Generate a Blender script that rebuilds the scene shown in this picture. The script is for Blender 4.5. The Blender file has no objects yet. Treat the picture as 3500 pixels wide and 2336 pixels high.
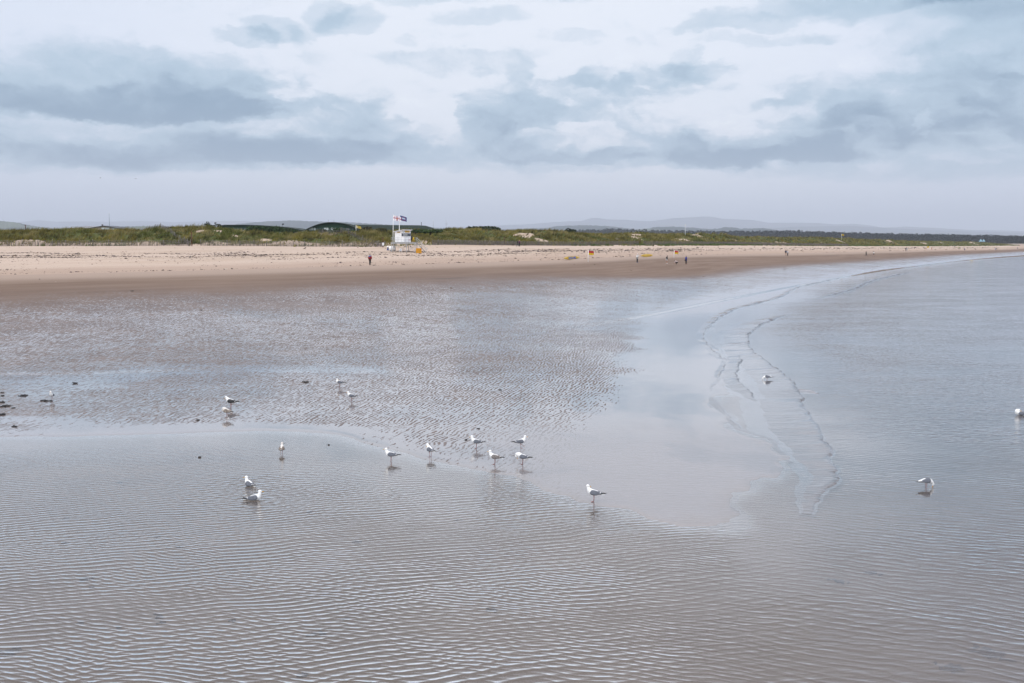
import bpy, bmesh, math, random
import numpy as np
from mathutils import Vector, Matrix
random.seed(11)
RNG = np.random.default_rng(7)
SC = bpy.context.scene
COL = SC.collection
PI = math.pi
# ------------------------------------------------------------------ camera
CAM_H, FPX, HZ = 7.7, 3403.0, 830.0
PITCH = math.atan((1168.0 - HZ) / FPX)
CP, SP = math.cos(PITCH), math.sin(PITCH)


def ray(u, v):
    x, y = (u - 1750.0) / FPX, (1168.0 - v) / FPX
    return x, CP + SP * y, -SP + CP * y


def at_depth(u, v, d):
    x, y, z = ray(u, v)
    k = d / y
    return Vector((x * k, d, CAM_H + z * k))


def on_plane(u, v, z=0.0):
    x, y, w = ray(u, v)
    k = (z - CAM_H) / w
    return Vector((x * k, y * k, z))


cam = bpy.data.cameras.new('camera')
cam.sensor_width = 36.0
cam.lens = FPX * 36.0 / 3500.0
cam.clip_start, cam.clip_end = 0.5, 120000.0
co = bpy.data.objects.new('camera', cam)
co.location = (0, 0, CAM_H)
co.rotation_euler = (PI / 2 - PITCH, 0, 0)
COL.objects.link(co)
SC.camera = co
SC.view_settings.view_transform = 'Standard'
SC.view_settings.look = 'None'
SC.view_settings.exposure = 0.52
SC.view_settings.gamma = 1.0
SC.view_settings.use_curve_mapping = False


# ------------------------------------------------------------------ numpy noise
def _hash(ix, iy, seed):
    h = (ix.astype(np.int64) * 374761393 + iy.astype(np.int64) * 668265263 + seed * 1442695041) & 0xFFFFFFFF
    h = ((h ^ (h >> 13)) * 1274126177) & 0xFFFFFFFF
    return ((h ^ (h >> 16)) & 0xFFFF).astype(np.float64) / 65535.0


def vnoise(x, y, seed=0):
    x = np.asarray(x, float); y = np.asarray(y, float)
    ix, iy = np.floor(x), np.floor(y)
    fx, fy = x - ix, y - iy
    fx = fx * fx * fx * (fx * (fx * 6 - 15) + 10)
    fy = fy * fy * fy * (fy * (fy * 6 - 15) + 10)
    a, b = _hash(ix, iy, seed), _hash(ix + 1, iy, seed)
    c, d = _hash(ix, iy + 1, seed), _hash(ix + 1, iy + 1, seed)
    return (a * (1 - fx) + b * fx) * (1 - fy) + (c * (1 - fx) + d * fx) * fy


def fbm(x, y, seed=0, oct=4, gain=0.5):
    t, a, n = 0.0, 1.0, 0.0
    for i in range(oct):
        t = t + a * vnoise(x * 2 ** i + 17.3 * i, y * 2 ** i - 9.1 * i, seed + i)
        n += a
        a *= gain
    return t / n


def sstep(a, b, x):
    t = np.clip((np.asarray(x, float) - a) / (b - a), 0, 1)
    return t * t * (3 - 2 * t)


# ------------------------------------------------------------------ shore curves in plan
def smooth(pts, n=5):
    P = np.array(pts, float)
    d = np.diff(P, axis=0); l = np.hypot(d[:, 0], d[:, 1]) + 1e-9
    T = np.zeros_like(P)                                   # tangents per metre
    T[1:-1] = (d[:-1] / l[:-1, None] * l[1:, None] + d[1:] / l[1:, None] * l[:-1, None]) / (l[:-1] + l[1:])[:, None]
    T[0], T[-1] = d[0] / l[0], d[-1] / l[-1]
    out = []
    for i in range(len(P) - 1):
        for k in range(n):
            t = k / n
            h = (2 * t ** 3 - 3 * t * t + 1, t ** 3 - 2 * t * t + t, -2 * t ** 3 + 3 * t * t, t ** 3 - t * t)
            out.append(h[0] * P[i] + h[1] * T[i] * l[i] + h[2] * P[i + 1] + h[3] * T[i + 1] * l[i])
    out.append(P[-1])
    return np.array(out)


def sdf(poly, X, Y):
    """signed distance (positive on the right hand of the curve), value of column 2 and arc length at the nearest point"""
    best = np.full(X.shape, 1e18); sg = np.ones(X.shape); val = np.zeros(X.shape); arc = np.zeros(X.shape)
    L = 0.0
    for i in range(len(poly) - 1):
        ax, ay = poly[i][0], poly[i][1]
        dx, dy = poly[i + 1][0] - ax, poly[i + 1][1] - ay
        ll = dx * dx + dy * dy
        if ll < 1e-9:
            continue
        rx, ry = X - ax, Y - ay
        t = np.clip((rx * dx + ry * dy) / ll, 0, 1)
        qx, qy = rx - t * dx, ry - t * dy
        d2 = qx * qx + qy * qy
        m = d2 < best
        best = np.where(m, d2, best)
        sg = np.where(m, np.where(dx * ry - dy * rx > 0, -1.0, 1.0), sg)
        if poly.shape[1] > 2:
            val = np.where(m, poly[i][2] + t * (poly[i + 1][2] - poly[i][2]), val)
        arc = np.where(m, L + t * math.sqrt(ll), arc)
        L += math.sqrt(ll)
    return np.sqrt(best) * sg, val, arc


def world_pts(l):
    return [tuple(at_depth(*p)) for p in l]


# foot of the dunes (the fence line): image place and distance, so the height follows
FOOT = smooth([(-900, 40, 8), (-300, 110, 7.4), (-160, 165, 7.0)] + world_pts([(0, 842, 200), (350, 841, 206), (700, 840, 212), (1000, 842, 217), (1300, 843, 224), (1500, 837, 247), (1800, 839, 288), (2100, 838, 318), (2300, 837, 348), (2600, 838.5, 440), (2800, 840.5, 520), (3000, 841, 640), (3300, 841.5, 880), (3470, 838.5, 1170)]) + [(690, 1500, 5.0), (760, 1900, 5.0), (1400, 2700, 5.0), (5000, 8000, 5), (28000, 36000, 5)], 6)
# crest height of the dunes, one for each stretch of the foot line
CREST_U = [(-400, 10.30), (0, 9.67), (100, 10.07), (200, 9.93), (300, 9.61), (330, 9.43), (355, 9.47), (390, 9.72), (410, 9.76), (440, 9.66), (470, 9.77), (520, 10.23), (560, 10.46), (640, 10.45), (700, 10.47), (760, 10.11), (775, 9.91), (800, 9.57), (850, 9.39), (900, 9.60), (950, 9.46), (1000, 9.50), (1100, 9.55), (1180, 10.38), (1220, 10.31), (1245, 10.27), (1270, 10.74), (1300, 11.71), (1380, 10.84), (1450, 9.19), (1500, 9.98), (1535, 10.37), (1570, 10.06), (1620, 10.10), (1700, 10.25), (1770, 10.83), (1830, 10.88), (1900, 10.54), (2000, 10.80), (2080, 10.73), (2130, 9.81), (2170, 10.28), (2200, 10.04), (2250, 9.64), (2300, 10.02), (2350, 10.44), (2440, 9.31), (2500, 10.89), (2600, 10.42), (2700, 9.80), (2800, 9.91), (2870, 9.14), (2950, 9.99), (3000, 9.84), (3100, 9.18), (3200, 8.30), (3300, 8.14), (3400, 7.86), (3470, 6.20), (3600, 5.40), (9000, 5.40)]
# edge of the dry sand, a small ledge
LEDGE = smooth([(-600, 10, 4.4), (-220, 45, 4.3)] + world_pts([(0, 940, 110), (400, 932, 120), (900, 919, 135), (1300, 907.5, 154), (1600, 899, 173), (1900, 889, 205), (2300, 873, 285), (2700, 866, 345), (3000, 860, 450), (3200, 856, 580), (3420, 853, 760)]) + [(560, 1080, 3.0), (800, 1500, 3.0), (900, 1900, 3.0), (1500, 2600, 3.0), (5200, 7900, 3), (28200, 35800, 3)], 6)
# lower edge of the matt damp sand
DAMP = smooth([(-500, -20), (-180, 20)] + [tuple(p)[:2] for p in world_pts([(0, 1012, 88), (400, 986, 97), (900, 976, 108), (1500, 951, 132), (1900, 926, 155), (2345, 906, 178), (2700, 889, 262), (3000, 872, 340), (3300, 862, 520), (3500, 857, 690)])] + [(600, 1050), (900, 1480), (1000, 1850), (1600, 2500), (5300, 7800), (28300, 35700)], 6)
# start of the flat, rippled part of the shore
FLAT = smooth([(-400, -20, .12), (-120, 25, .12)] + [tuple(on_plane(u, v, .12)) for u, v in [(0, 1280), (600, 1265), (1000, 1230), (1500, 1195), (1900, 1130), (2200, 1080), (2420, 1036), (2643, 992), (2867, 950), (3090, 915), (3313, 889), (3500, 876)]] + [(680, 1010, .12), (1000, 1430, .12), (1150, 1800, .12), (1800, 2450, .12), (5500, 7700, .12), (28500, 35600, .12)], 6)
# water's edge: the pool in front, the tip of the spit, then the first small breaker and away along the shore
EDGE_PX = [(-600, 1500), (0, 1494), (300, 1489), (600, 1480), (900, 1470), (1150, 1486), (1300, 1520), (1500, 1580), (1700, 1620), (1800, 1648), (1900, 1680), (2030, 1735), (2150, 1775), (2270, 1822), (2330, 1822), (2400, 1760), (2510, 1690), (2640, 1615), (2681, 1542), (2614, 1490), (2539, 1468), (2498, 1438), (2465, 1393), (2439, 1360), (2466, 1289), (2471, 1222), (2446, 1204), (2420, 1178), (2405, 1144), (2420, 1122), (2465, 1084), (2524, 1055), (2658, 1021), (2725, 984), (2852, 956), (2971, 930), (3130, 910), (3300, 890), (3500, 874)]
WATER = smooth([(-400, 30), (-90, 38)] + [tuple(on_plane(u, v, 0))[:2] for u, v in EDGE_PX] + [(700, 1000), (1030, 1420), (1200, 1780), (1900, 2400), (5700, 7600), (28700, 35500)], 5)
# upper limit of the thin swash that leaves the sand glassy
SWASH = smooth([tuple(on_plane(u, v, .05))[:2] for u, v in [(3500, 873), (3313, 886), (3090, 911), (2867, 944), (2643, 984), (2420, 1027), (2301, 1058), (2241, 1110), (2226, 1185), (2212, 1260), (2167, 1334), (2130, 1386), (2110, 1450), (2080, 1530), (2050, 1640)]][::-1], 5)


def ragged(s, X, Y):
    """the water's edge wanders over the low sand"""
    k = np.clip(1.3 - np.hypot(X, Y) / 90.0, .25, 1.)
    m = sstep(-3, 5, X) * .8 + .2
    return s + k * m * (3.4 * (fbm(X / 3.4, Y / 3.4, 101, 3) - .5) + 1.1 * (fbm(X / .8, Y / 1.1, 103, 2) - .5))


def fields(X, Y):
    X = np.asarray(X, float); Y = np.asarray(Y, float)
    sF, zF, aF = sdf(FOOT, X, Y)
    sC, zC, aC = sdf(LEDGE, X, Y)
    sG, zG, aG = sdf(FLAT, X, Y)
    sW, _, _ = sdf(WATER, X, Y)
    sW = ragged(sW, X, Y)
    return sF, zF, aF, sC, zC, aC, sG, zG, sW


_fu = [(p[0] / p[1] * FPX * 1.005 + 1750, 0) for p in FOOT]
_arc = np.concatenate([[0], np.cumsum(np.hypot(np.diff(FOOT[:, 0]), np.diff(FOOT[:, 1])))])
_crest_at = np.interp([max(-400, min(9000, f[0])) if p[1] < 1400 else 9000 for f, p in zip(_fu, FOOT)], [c[0] for c in CREST_U], [c[1] for c in CREST_U])


def height(X, Y, F=None):
    sF, zF, aF, sC, zC, aC, sG, zG, sW = F if F is not None else fields(X, Y)
    X = np.asarray(X, float); Y = np.asarray(Y, float)
    # dunes and the land behind
    q = np.maximum(-sF, 0)
    crest = np.interp(aF, _arc, _crest_at)
    hum = (fbm(X / 16, Y / 16, 3, 3) - .5) * 2.6 + (fbm(X / 6.2, Y / 6.2, 9, 3) - .5) * 1.5 + (.35 - np.abs(fbm(X / 9, Y / 9, 21, 2) * 2 - 1)) * .8
    wig = (fbm(X / 14, Y / 14, 33, 2) - .5) * 9
    up = sstep(1.0, 21 + wig, q)
    env = np.clip((crest - zF) / 4.0, .1, 1)
    back = 8.3 + (fbm(X / 40, Y / 40, 5, 3) - .5) * 1.6
    dune = zF + (crest - zF) * up + hum * env * sstep(2, 16, q) * (1 - sstep(60, 110, q))
    land = dune * (1 - sstep(38, 75, q)) + np.where(crest < 6, 5.2, back) * sstep(38, 75, q)
    land = land + .12 * (fbm(X / 2.2, Y / 2.2, 41, 2) - .5) * sstep(1, 6, q)
    # back of the beach, from the dune foot to the ledge
    dF, dC, dG = np.maximum(sF, 0), np.maximum(-sC, 0), np.maximum(-sG, 0)
    t1 = dF / (dF + dC + 1e-6)
    z1 = zF + (zC - zF) * t1
    z1 = z1 + (fbm(X / 9, Y / 9, 13, 3) - .5) * .22 * np.minimum(dF / 6, 1) * np.minimum(dC / 6, 1)
    # foreshore, from the ledge to the flats
    e = np.maximum(sC, 0)
    t2 = e / (e + dG + 1e-6)
    z2 = zG + (zC - zG) * (1 - t2) ** 1.55 - .10 * sstep(0, 2.0, e) * (1 - t2)
    # flats: nearly level, falling away under the water
    z3 = np.clip(.012 + .0045 * np.maximum(-sW, 0), 0, .12) * sstep(-.2, .5, -sW + 0.3) + .0
    z3 = np.minimum(z3, zG)
    zw = -.5 * (1 - np.exp(-np.maximum(sW, 0) / 9.0))
    z3 = np.where(sW > 0, zw + .012 * np.exp(-np.maximum(sW, 0) / .3), z3)
    z = np.where(sF < 0, land, np.where(sC < 0, z1, np.where(sG < 0, np.maximum(z2, .05), z3)))
    return z


HOLLOWS = [tuple(at_depth(u, v, d))[:2] + (r,) for u, v, d, r in [(1852, 799, 305, 2.6), (905, 815, 224, 1.5), (690, 796, 226, 1.7), (745, 798, 226, 1.6), (800, 804, 226, 1.5), (2172, 802, 352, 2.2), (2612, 806, 470, 1.8), (2790, 820, 540, 2.2)]]


def ground_z(x, y):
    return float(height(np.array([x]), np.array([y]))[0])


def hit(u, v, far=3500.0):
    """where the line of sight through an image point meets the modelled ground"""
    dx, dy, dz = ray(u, v)
    d = np.exp(np.linspace(math.log(16.0), math.log(far), 5000))
    k = d / dy
    X, Y, Z = dx * k, d, CAM_H + dz * k
    g = np.maximum(height(X, Y), 0.0)
    below = np.nonzero(Z <= g)[0]
    i = below[0] if len(below) else len(d) - 1
    return Vector((X[i], Y[i], max(ground_z(X[i], Y[i]), -1)))


# ------------------------------------------------------------------ node helper
class S:
    def __init__(self, t, s): self.t, self.s = t, s
    def _m(self, op, o=None, c=None, r=False):
        n = self.t.nodes.new('ShaderNodeMath'); n.operation = op
        seq = [self, o] if not r else [o, self]
        if c is not None: seq.append(c)
        for i, q in enumerate(seq):
            if q is None: continue
            if isinstance(q, S): self.t.links.new(q.s, n.inputs[i])
            else: n.inputs[i].default_value = q
        return S(self.t, n.outputs[0])
    def __add__(self, o): return self._m('ADD', o)
    __radd__ = __add__
    def __sub__(self, o): return self._m('SUBTRACT', o)
    def __rsub__(self, o): return self._m('SUBTRACT', o, r=True)
    def __mul__(self, o): return self._m('MULTIPLY', o)
    __rmul__ = __mul__
    def __truediv__(self, o): return self._m('DIVIDE', o)
    def __pow__(self, o): return self._m('POWER', o)
    def mx(self, o): return self._m('MAXIMUM', o)
    def mn(self, o): return self._m('MINIMUM', o)
    def ab(self): return self._m('ABSOLUTE')
    def sqrt(self): return self._m('SQRT')
    def st(self, a, b):
        n = self.t.nodes.new('ShaderNodeMapRange'); n.interpolation_type = 'SMOOTHSTEP'
        self.t.links.new(self.s, n.inputs[0]); n.inputs[1].default_value = a; n.inputs[2].default_value = b
        return S(self.t, n.outputs[0])
    def lin(self, a, b, c=0., d=1.):
        n = self.t.nodes.new('ShaderNodeMapRange')
        self.t.links.new(self.s, n.inputs[0])
        for i, q in enumerate((a, b, c, d)): n.inputs[1 + i].default_value = q
        return S(self.t, n.outputs[0])


class NT:
    def __init__(self, tree): self.t = tree; self.n = tree.nodes; self.l = tree.links
    def new(self, k, **a):
        n = self.n.new(k)
        for x, y in a.items(): setattr(n, x, y)
        return n
    def put(self, v, sock):
        if isinstance(v, S): self.l.new(v.s, sock)
        elif hasattr(v, 'is_output'): self.l.new(v, sock)
        else:
            if isinstance(v, (tuple, list)) and len(v) == 3 and len(sock.default_value) == 4: v = (*v, 1)
            sock.default_value = v
    def comb(self, x, y, z=0.):
        n = self.new('ShaderNodeCombineXYZ')
        for i, q in enumerate((x, y, z)): self.put(q, n.inputs[i])
        return n.outputs[0]
    def sep(self, v):
        n = self.new('ShaderNodeSeparateXYZ'); self.l.new(v, n.inputs[0])
        return [S(self.t, o) for o in n.outputs]
    def pos(self):
        return self.new('ShaderNodeNewGeometry').outputs['Position']
    def obj(self):
        return self.new('ShaderNodeTexCoord').outputs['Object']
    def attr(self, name, out='Fac'):
        n = self.new('ShaderNodeAttribute'); n.attribute_name = name
        return S(self.t, n.outputs[out]) if out == 'Fac' else n.outputs[out]
    def noise(self, vec, scale, detail=3., rough=.5, dist=0., out='Fac'):
        n = self.new('ShaderNodeTexNoise'); self.l.new(vec, n.inputs['Vector'])
        n.inputs['Scale'].default_value = scale; n.inputs['Detail'].default_value = detail
        n.inputs['Roughness'].default_value = rough; n.inputs['Distortion'].default_value = dist
        return S(self.t, n.outputs['Fac']) if out == 'Fac' else n.outputs['Color']
    def map(self, vec, rot=0., scale=(1, 1, 1), loc=(0, 0, 0)):
        n = self.new('ShaderNodeMapping'); self.l.new(vec, n.inputs[0])
        n.inputs['Location'].default_value = loc; n.inputs['Rotation'].default_value = (0, 0, rot); n.inputs['Scale'].default_value = scale
        return n.outputs[0]
    def wave(self, vec, scale, dist=2., detail=2., dscale=1., drough=.5, prof='SIN'):
        n = self.new('ShaderNodeTexWave', wave_type='BANDS', bands_direction='X', wave_profile=prof)
        self.l.new(vec, n.inputs['Vector'])
        for k, q in (('Scale', scale), ('Distortion', dist), ('Detail', detail), ('Detail Scale', dscale), ('Detail Roughness', drough)): n.inputs[k].default_value = q
        return S(self.t, n.outputs['Fac'])
    def mix(self, f, a, b):
        n = self.new('ShaderNodeMix', data_type='RGBA')
        self.put(f, n.inputs[0]); self.put(a, n.inputs[6]); self.put(b, n.inputs[7])
        return n.outputs[2]
    def mixf(self, f, a, b):
        n = self.new('ShaderNodeMix', data_type='FLOAT')
        self.put(f, n.inputs[0]); self.put(a, n.inputs[2]); self.put(b, n.inputs[3])
        return S(self.t, n.outputs[0])
    def bump(self, h, dist=1., strength=1., normal=None):
        n = self.new('ShaderNodeBump'); self.put(h, n.inputs['Height'])
        n.inputs['Distance'].default_value = dist; n.inputs['Strength'].default_value = strength
        if normal is not None: self.l.new(normal, n.inputs['Normal'])
        return n.outputs[0]


def new_mat(name):
    m = bpy.data.materials.new(name); m.use_nodes = True
    m.node_tree.nodes.clear()
    nt = NT(m.node_tree)
    out = nt.new('ShaderNodeOutputMaterial')
    return m, nt, out


_mats = {}


def mat(name, c, rough=.6, var=.18, scale=6., metal=0., spec=.4, c2=None):
    """painted / cloth / wood surface: base colour with uneven wear"""
    if name in _mats: return _mats[name]
    m, nt, out = new_mat(name)
    b = nt.new('ShaderNodeBsdfPrincipled')
    o = nt.obj()
    f = nt.noise(o, scale, 4., .6)
    c2 = c2 or tuple(x * (1 - 2.2 * var) for x in c)
    hi = tuple(min(1, x * (1 + .5 * var)) for x in c)
    nt.put(nt.mix(f.st(.3, .72), c2, hi), b.inputs['Base Color'])
    nt.put(f.lin(0, 1, max(.02, rough - .12), min(1, rough + .12)), b.inputs['Roughness'])
    b.inputs['Metallic'].default_value = metal
    b.inputs['Specular IOR Level'].default_value = spec
    nt.l.new(b.outputs[0], out.inputs[0])
    _mats[name] = m
    return m


# ------------------------------------------------------------------ mesh helper
class MB:
    def __init__(self): self.v, self.f, self.m, self.sm = [], [], [], []
    def face(self, idx, mi=0, smooth=False): self.f.append(tuple(idx)); self.m.append(mi); self.sm.append(smooth)
    def poly(self, pts, mi=0):
        b = len(self.v); self.v += [tuple(p) for p in pts]; self.face(range(b, b + len(pts)), mi)
    def box(self, c, s, mi=0, rz=0., tilt=0.):
        b = len(self.v); cz, sz = math.cos(rz), math.sin(rz)
        for dz in (-.5, .5):
            for dx, dy in ((-.5, -.5), (.5, -.5), (.5, .5), (-.5, .5)):
                x, y, z = dx * s[0] + tilt * (dz + .5) * s[2], dy * s[1], dz * s[2]
                self.v.append((c[0] + x * cz - y * sz, c[1] + x * sz + y * cz, c[2] + z))
        for q in ((3, 2, 1, 0), (4, 5, 6, 7), (0, 1, 5, 4), (1, 2, 6, 5), (2, 3, 7, 6), (3, 0, 4, 7)):
            self.face([b + i for i in q], mi)
    def loft(self, rings, mi=0, caps=True, smooth=True, mfun=None):
        n = len(rings[0]); b = len(self.v)
        for r in rings: self.v += [tuple(p) for p in r]
        for i in range(len(rings) - 1):
            for k in range(n):
                a, c = b + i * n + k, b + i * n + (k + 1) % n
                self.face((a, c, c + n, a + n), mfun(i, k) if mfun else mi, smooth)
        if caps:
            self.face([b + k for k in range(n)][::-1], mi if not mfun else mfun(0, 0), smooth)
            e = b + (len(rings) - 1) * n
            self.face([e + k for k in range(n)], mi if not mfun else mfun(len(rings) - 2, 0), smooth)
    def tube(self, pts, rad, mi=0, n=8, flat=1., smooth=True, mfun=None):
        pts = [Vector(p) for p in pts]
        if not isinstance(rad, (list, tuple)): rad = [rad] * len(pts)
        rings = []
        side = None
        for i, p in enumerate(pts):
            d = (pts[min(i + 1, len(pts) - 1)] - pts[max(i - 1, 0)])
            d = d.normalized() if d.length > 1e-9 else Vector((0, 0, 1))
            if side is None:
                side = d.cross(Vector((0, 0, 1)))
                if side.length < .05: side = Vector((1, 0, 0))
            side = (side - d * side.dot(d)).normalized()
            upv = d.cross(side)
            r = rad[i] if isinstance(rad[i], (tuple, list)) else (rad[i], rad[i] * flat)
            rings.append([p + side * (math.cos(2 * PI * k / n) * r[0]) + upv * (math.sin(2 * PI * k / n) * r[1]) for k in range(n)])
        self.loft(rings, mi, True, smooth, mfun)
    def ball(self, c, r, mi=0, n=10, k=6):
        if not isinstance(r, (tuple, list)): r = (r, r, r)
        rings = []
        for i in range(k + 1):
            a = PI * (.02 + .96 * i / k)
            rings.append([(c[0] + r[0] * math.sin(a) * math.cos(2 * PI * j / n), c[1] + r[1] * math.sin(a) * math.sin(2 * PI * j / n), c[2] - r[2] * math.cos(a)) for j in range(n)])
        self.loft(rings, mi)
    def mesh(self, name, mats):
        me = bpy.data.meshes.new(name)
        me.from_pydata(self.v, [], self.f)
        for m in (mats if isinstance(mats, (list, tuple)) else [mats]): me.materials.append(m)
        me.polygons.foreach_set('material_index', self.m)
        me.polygons.foreach_set('use_smooth', self.sm)
        me.update()
        return me
    def build(self, name, mats, parent=None, loc=None, rz=None):
        return link(name, self.mesh(name, mats), parent, loc, rz)


def link(name, data, parent=None, loc=None, rz=None):
    o = bpy.data.objects.new(name, data); COL.objects.link(o)
    if parent is not None: o.parent = parent
    if loc is not None: o.location = loc
    if rz is not None: o.rotation_euler = (0, 0, rz)
    return o


def tag(o, label=None, cat=None, group=None, kind=None):
    if label: o['label'] = label
    if cat: o['category'] = cat
    if group: o['group'] = group
    if kind: o['kind'] = kind
    return o


def thing(name, label, cat, loc=(0, 0, 0), rz=0., group=None):
    o = bpy.data.objects.new(name, None); COL.objects.link(o)
    o.location = loc; o.rotation_euler = (0, 0, rz); o.empty_display_size = .2
    return tag(o, label, cat, group)


def np_mesh(name, V, Fq, mats, smooth=True, attrs=None, colors=None):
    """big meshes straight from arrays; Fq is (n,3) or (n,4)"""
    me = bpy.data.meshes.new(name)
    k = Fq.shape[1]
    me.vertices.add(len(V)); me.vertices.foreach_set('co', np.ascontiguousarray(V, np.float32).ravel())
    me.loops.add(Fq.size); me.loops.foreach_set('vertex_index', np.ascontiguousarray(Fq, np.int32).ravel())
    me.polygons.add(len(Fq))
    me.polygons.foreach_set('loop_start', np.arange(0, Fq.size, k, dtype=np.int32))
    me.polygons.foreach_set('use_smooth', np.full(len(Fq), smooth, bool))
    for m in (mats if isinstance(mats, (list, tuple)) else [mats]): me.materials.append(m)
    for a, d in (attrs or {}).items():
        me.attributes.new(a, 'FLOAT', 'POINT').data.foreach_set('value', np.ascontiguousarray(d, np.float32).ravel())
    for a, d in (colors or {}).items():
        me.attributes.new(a, 'FLOAT_COLOR', 'POINT').data.foreach_set('color', np.ascontiguousarray(d, np.float32).ravel())
    me.update(calc_edges=True); me.validate()
    return me


def skin(verts, edges, rad, levels=1, root=0):
    """continuous body grown from a skeleton with the Skin modifier"""
    me = bpy.data.meshes.new('tmp'); me.from_pydata(verts, edges, []); me.update()
    o = bpy.data.objects.new('tmp', me); COL.objects.link(o)
    md = o.modifiers.new('s', 'SKIN'); md.use_smooth_shade = True
    sv = me.skin_vertices[0].data
    for i, r in enumerate(rad):
        sv[i].radius = r if isinstance(r, (tuple, list)) else (r, r)
        sv[i].use_root = (i == root)
    if levels:
        ss = o.modifiers.new('u', 'SUBSURF'); ss.levels = levels; ss.render_levels = levels
    bpy.context.view_layer.update()
    dg = bpy.context.evaluated_depsgraph_get()
    res = bpy.data.meshes.new_from_object(o.evaluated_get(dg))
    bpy.data.objects.remove(o); bpy.data.meshes.remove(me)
    return res


def text_mesh(body, size, mt, name='lettering', bold=0.0):
    c = bpy.data.curves.new('t', 'FONT'); c.body = body; c.size = size; c.align_x = 'CENTER'; c.align_y = 'CENTER'; c.offset = bold
    o = bpy.data.objects.new('t', c); COL.objects.link(o)
    bpy.context.view_layer.update()
    me = bpy.data.meshes.new_from_object(o.evaluated_get(bpy.context.evaluated_depsgraph_get()))
    bpy.data.objects.remove(o); bpy.data.curves.remove(c)
    me.name = name; me.materials.clear(); me.materials.append(mt)
    return me
# ================================================================== sky, sun, air
SUN_EL, SUN_AZ = math.radians(52), math.radians(205)     # azimuth clockwise from +Y: behind the viewer, to the left
world = bpy.data.worlds.new('World'); SC.world = world; world.use_nodes = True
world.node_tree.nodes.clear()
w = NT(world.node_tree)
wout = w.new('ShaderNodeOutputWorld'); wbg = w.new('ShaderNodeBackground')
wbg.inputs['Strength'].default_value = 0.1
skyt = w.new('ShaderNodeTexSky', sky_type='NISHITA')
skyt.sun_disc = False; skyt.sun_elevation = SUN_EL; skyt.sun_rotation = SUN_AZ
skyt.air_density = 1.2; skyt.dust_density = 2.0; skyt.ozone_density = 2.0
dirv = w.new('ShaderNodeTexCoord').outputs['Generated']
nv = w.new('ShaderNodeVectorMath', operation='NORMALIZE'); w.l.new(dirv, nv.inputs[0])
dx, dy, dz = w.sep(nv.outputs[0])
az = dx._m('ARCTAN2', dy)
el = dz._m('ARCSINE')
flat = w.comb(az, el * 2.1, 0.)
w1 = w.new('ShaderNodeSeparateColor'); w.l.new(w.noise(flat, 9., 5., .6, out='Color'), w1.inputs[0])
w2 = w.new('ShaderNodeSeparateColor'); w.l.new(w.noise(flat, 34., 7., .66, out='Color'), w2.inputs[0])
r1, g1 = S(w.t, w1.outputs[0]), S(w.t, w1.outputs[1])
r2, g2 = S(w.t, w2.outputs[0]), S(w.t, w2.outputs[1])
wa = az + (r1 - .5) * .085 + (r2 - .5) * .034
we = el + (g1 - .5) * .036 + (g2 - .5) * .019
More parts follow.
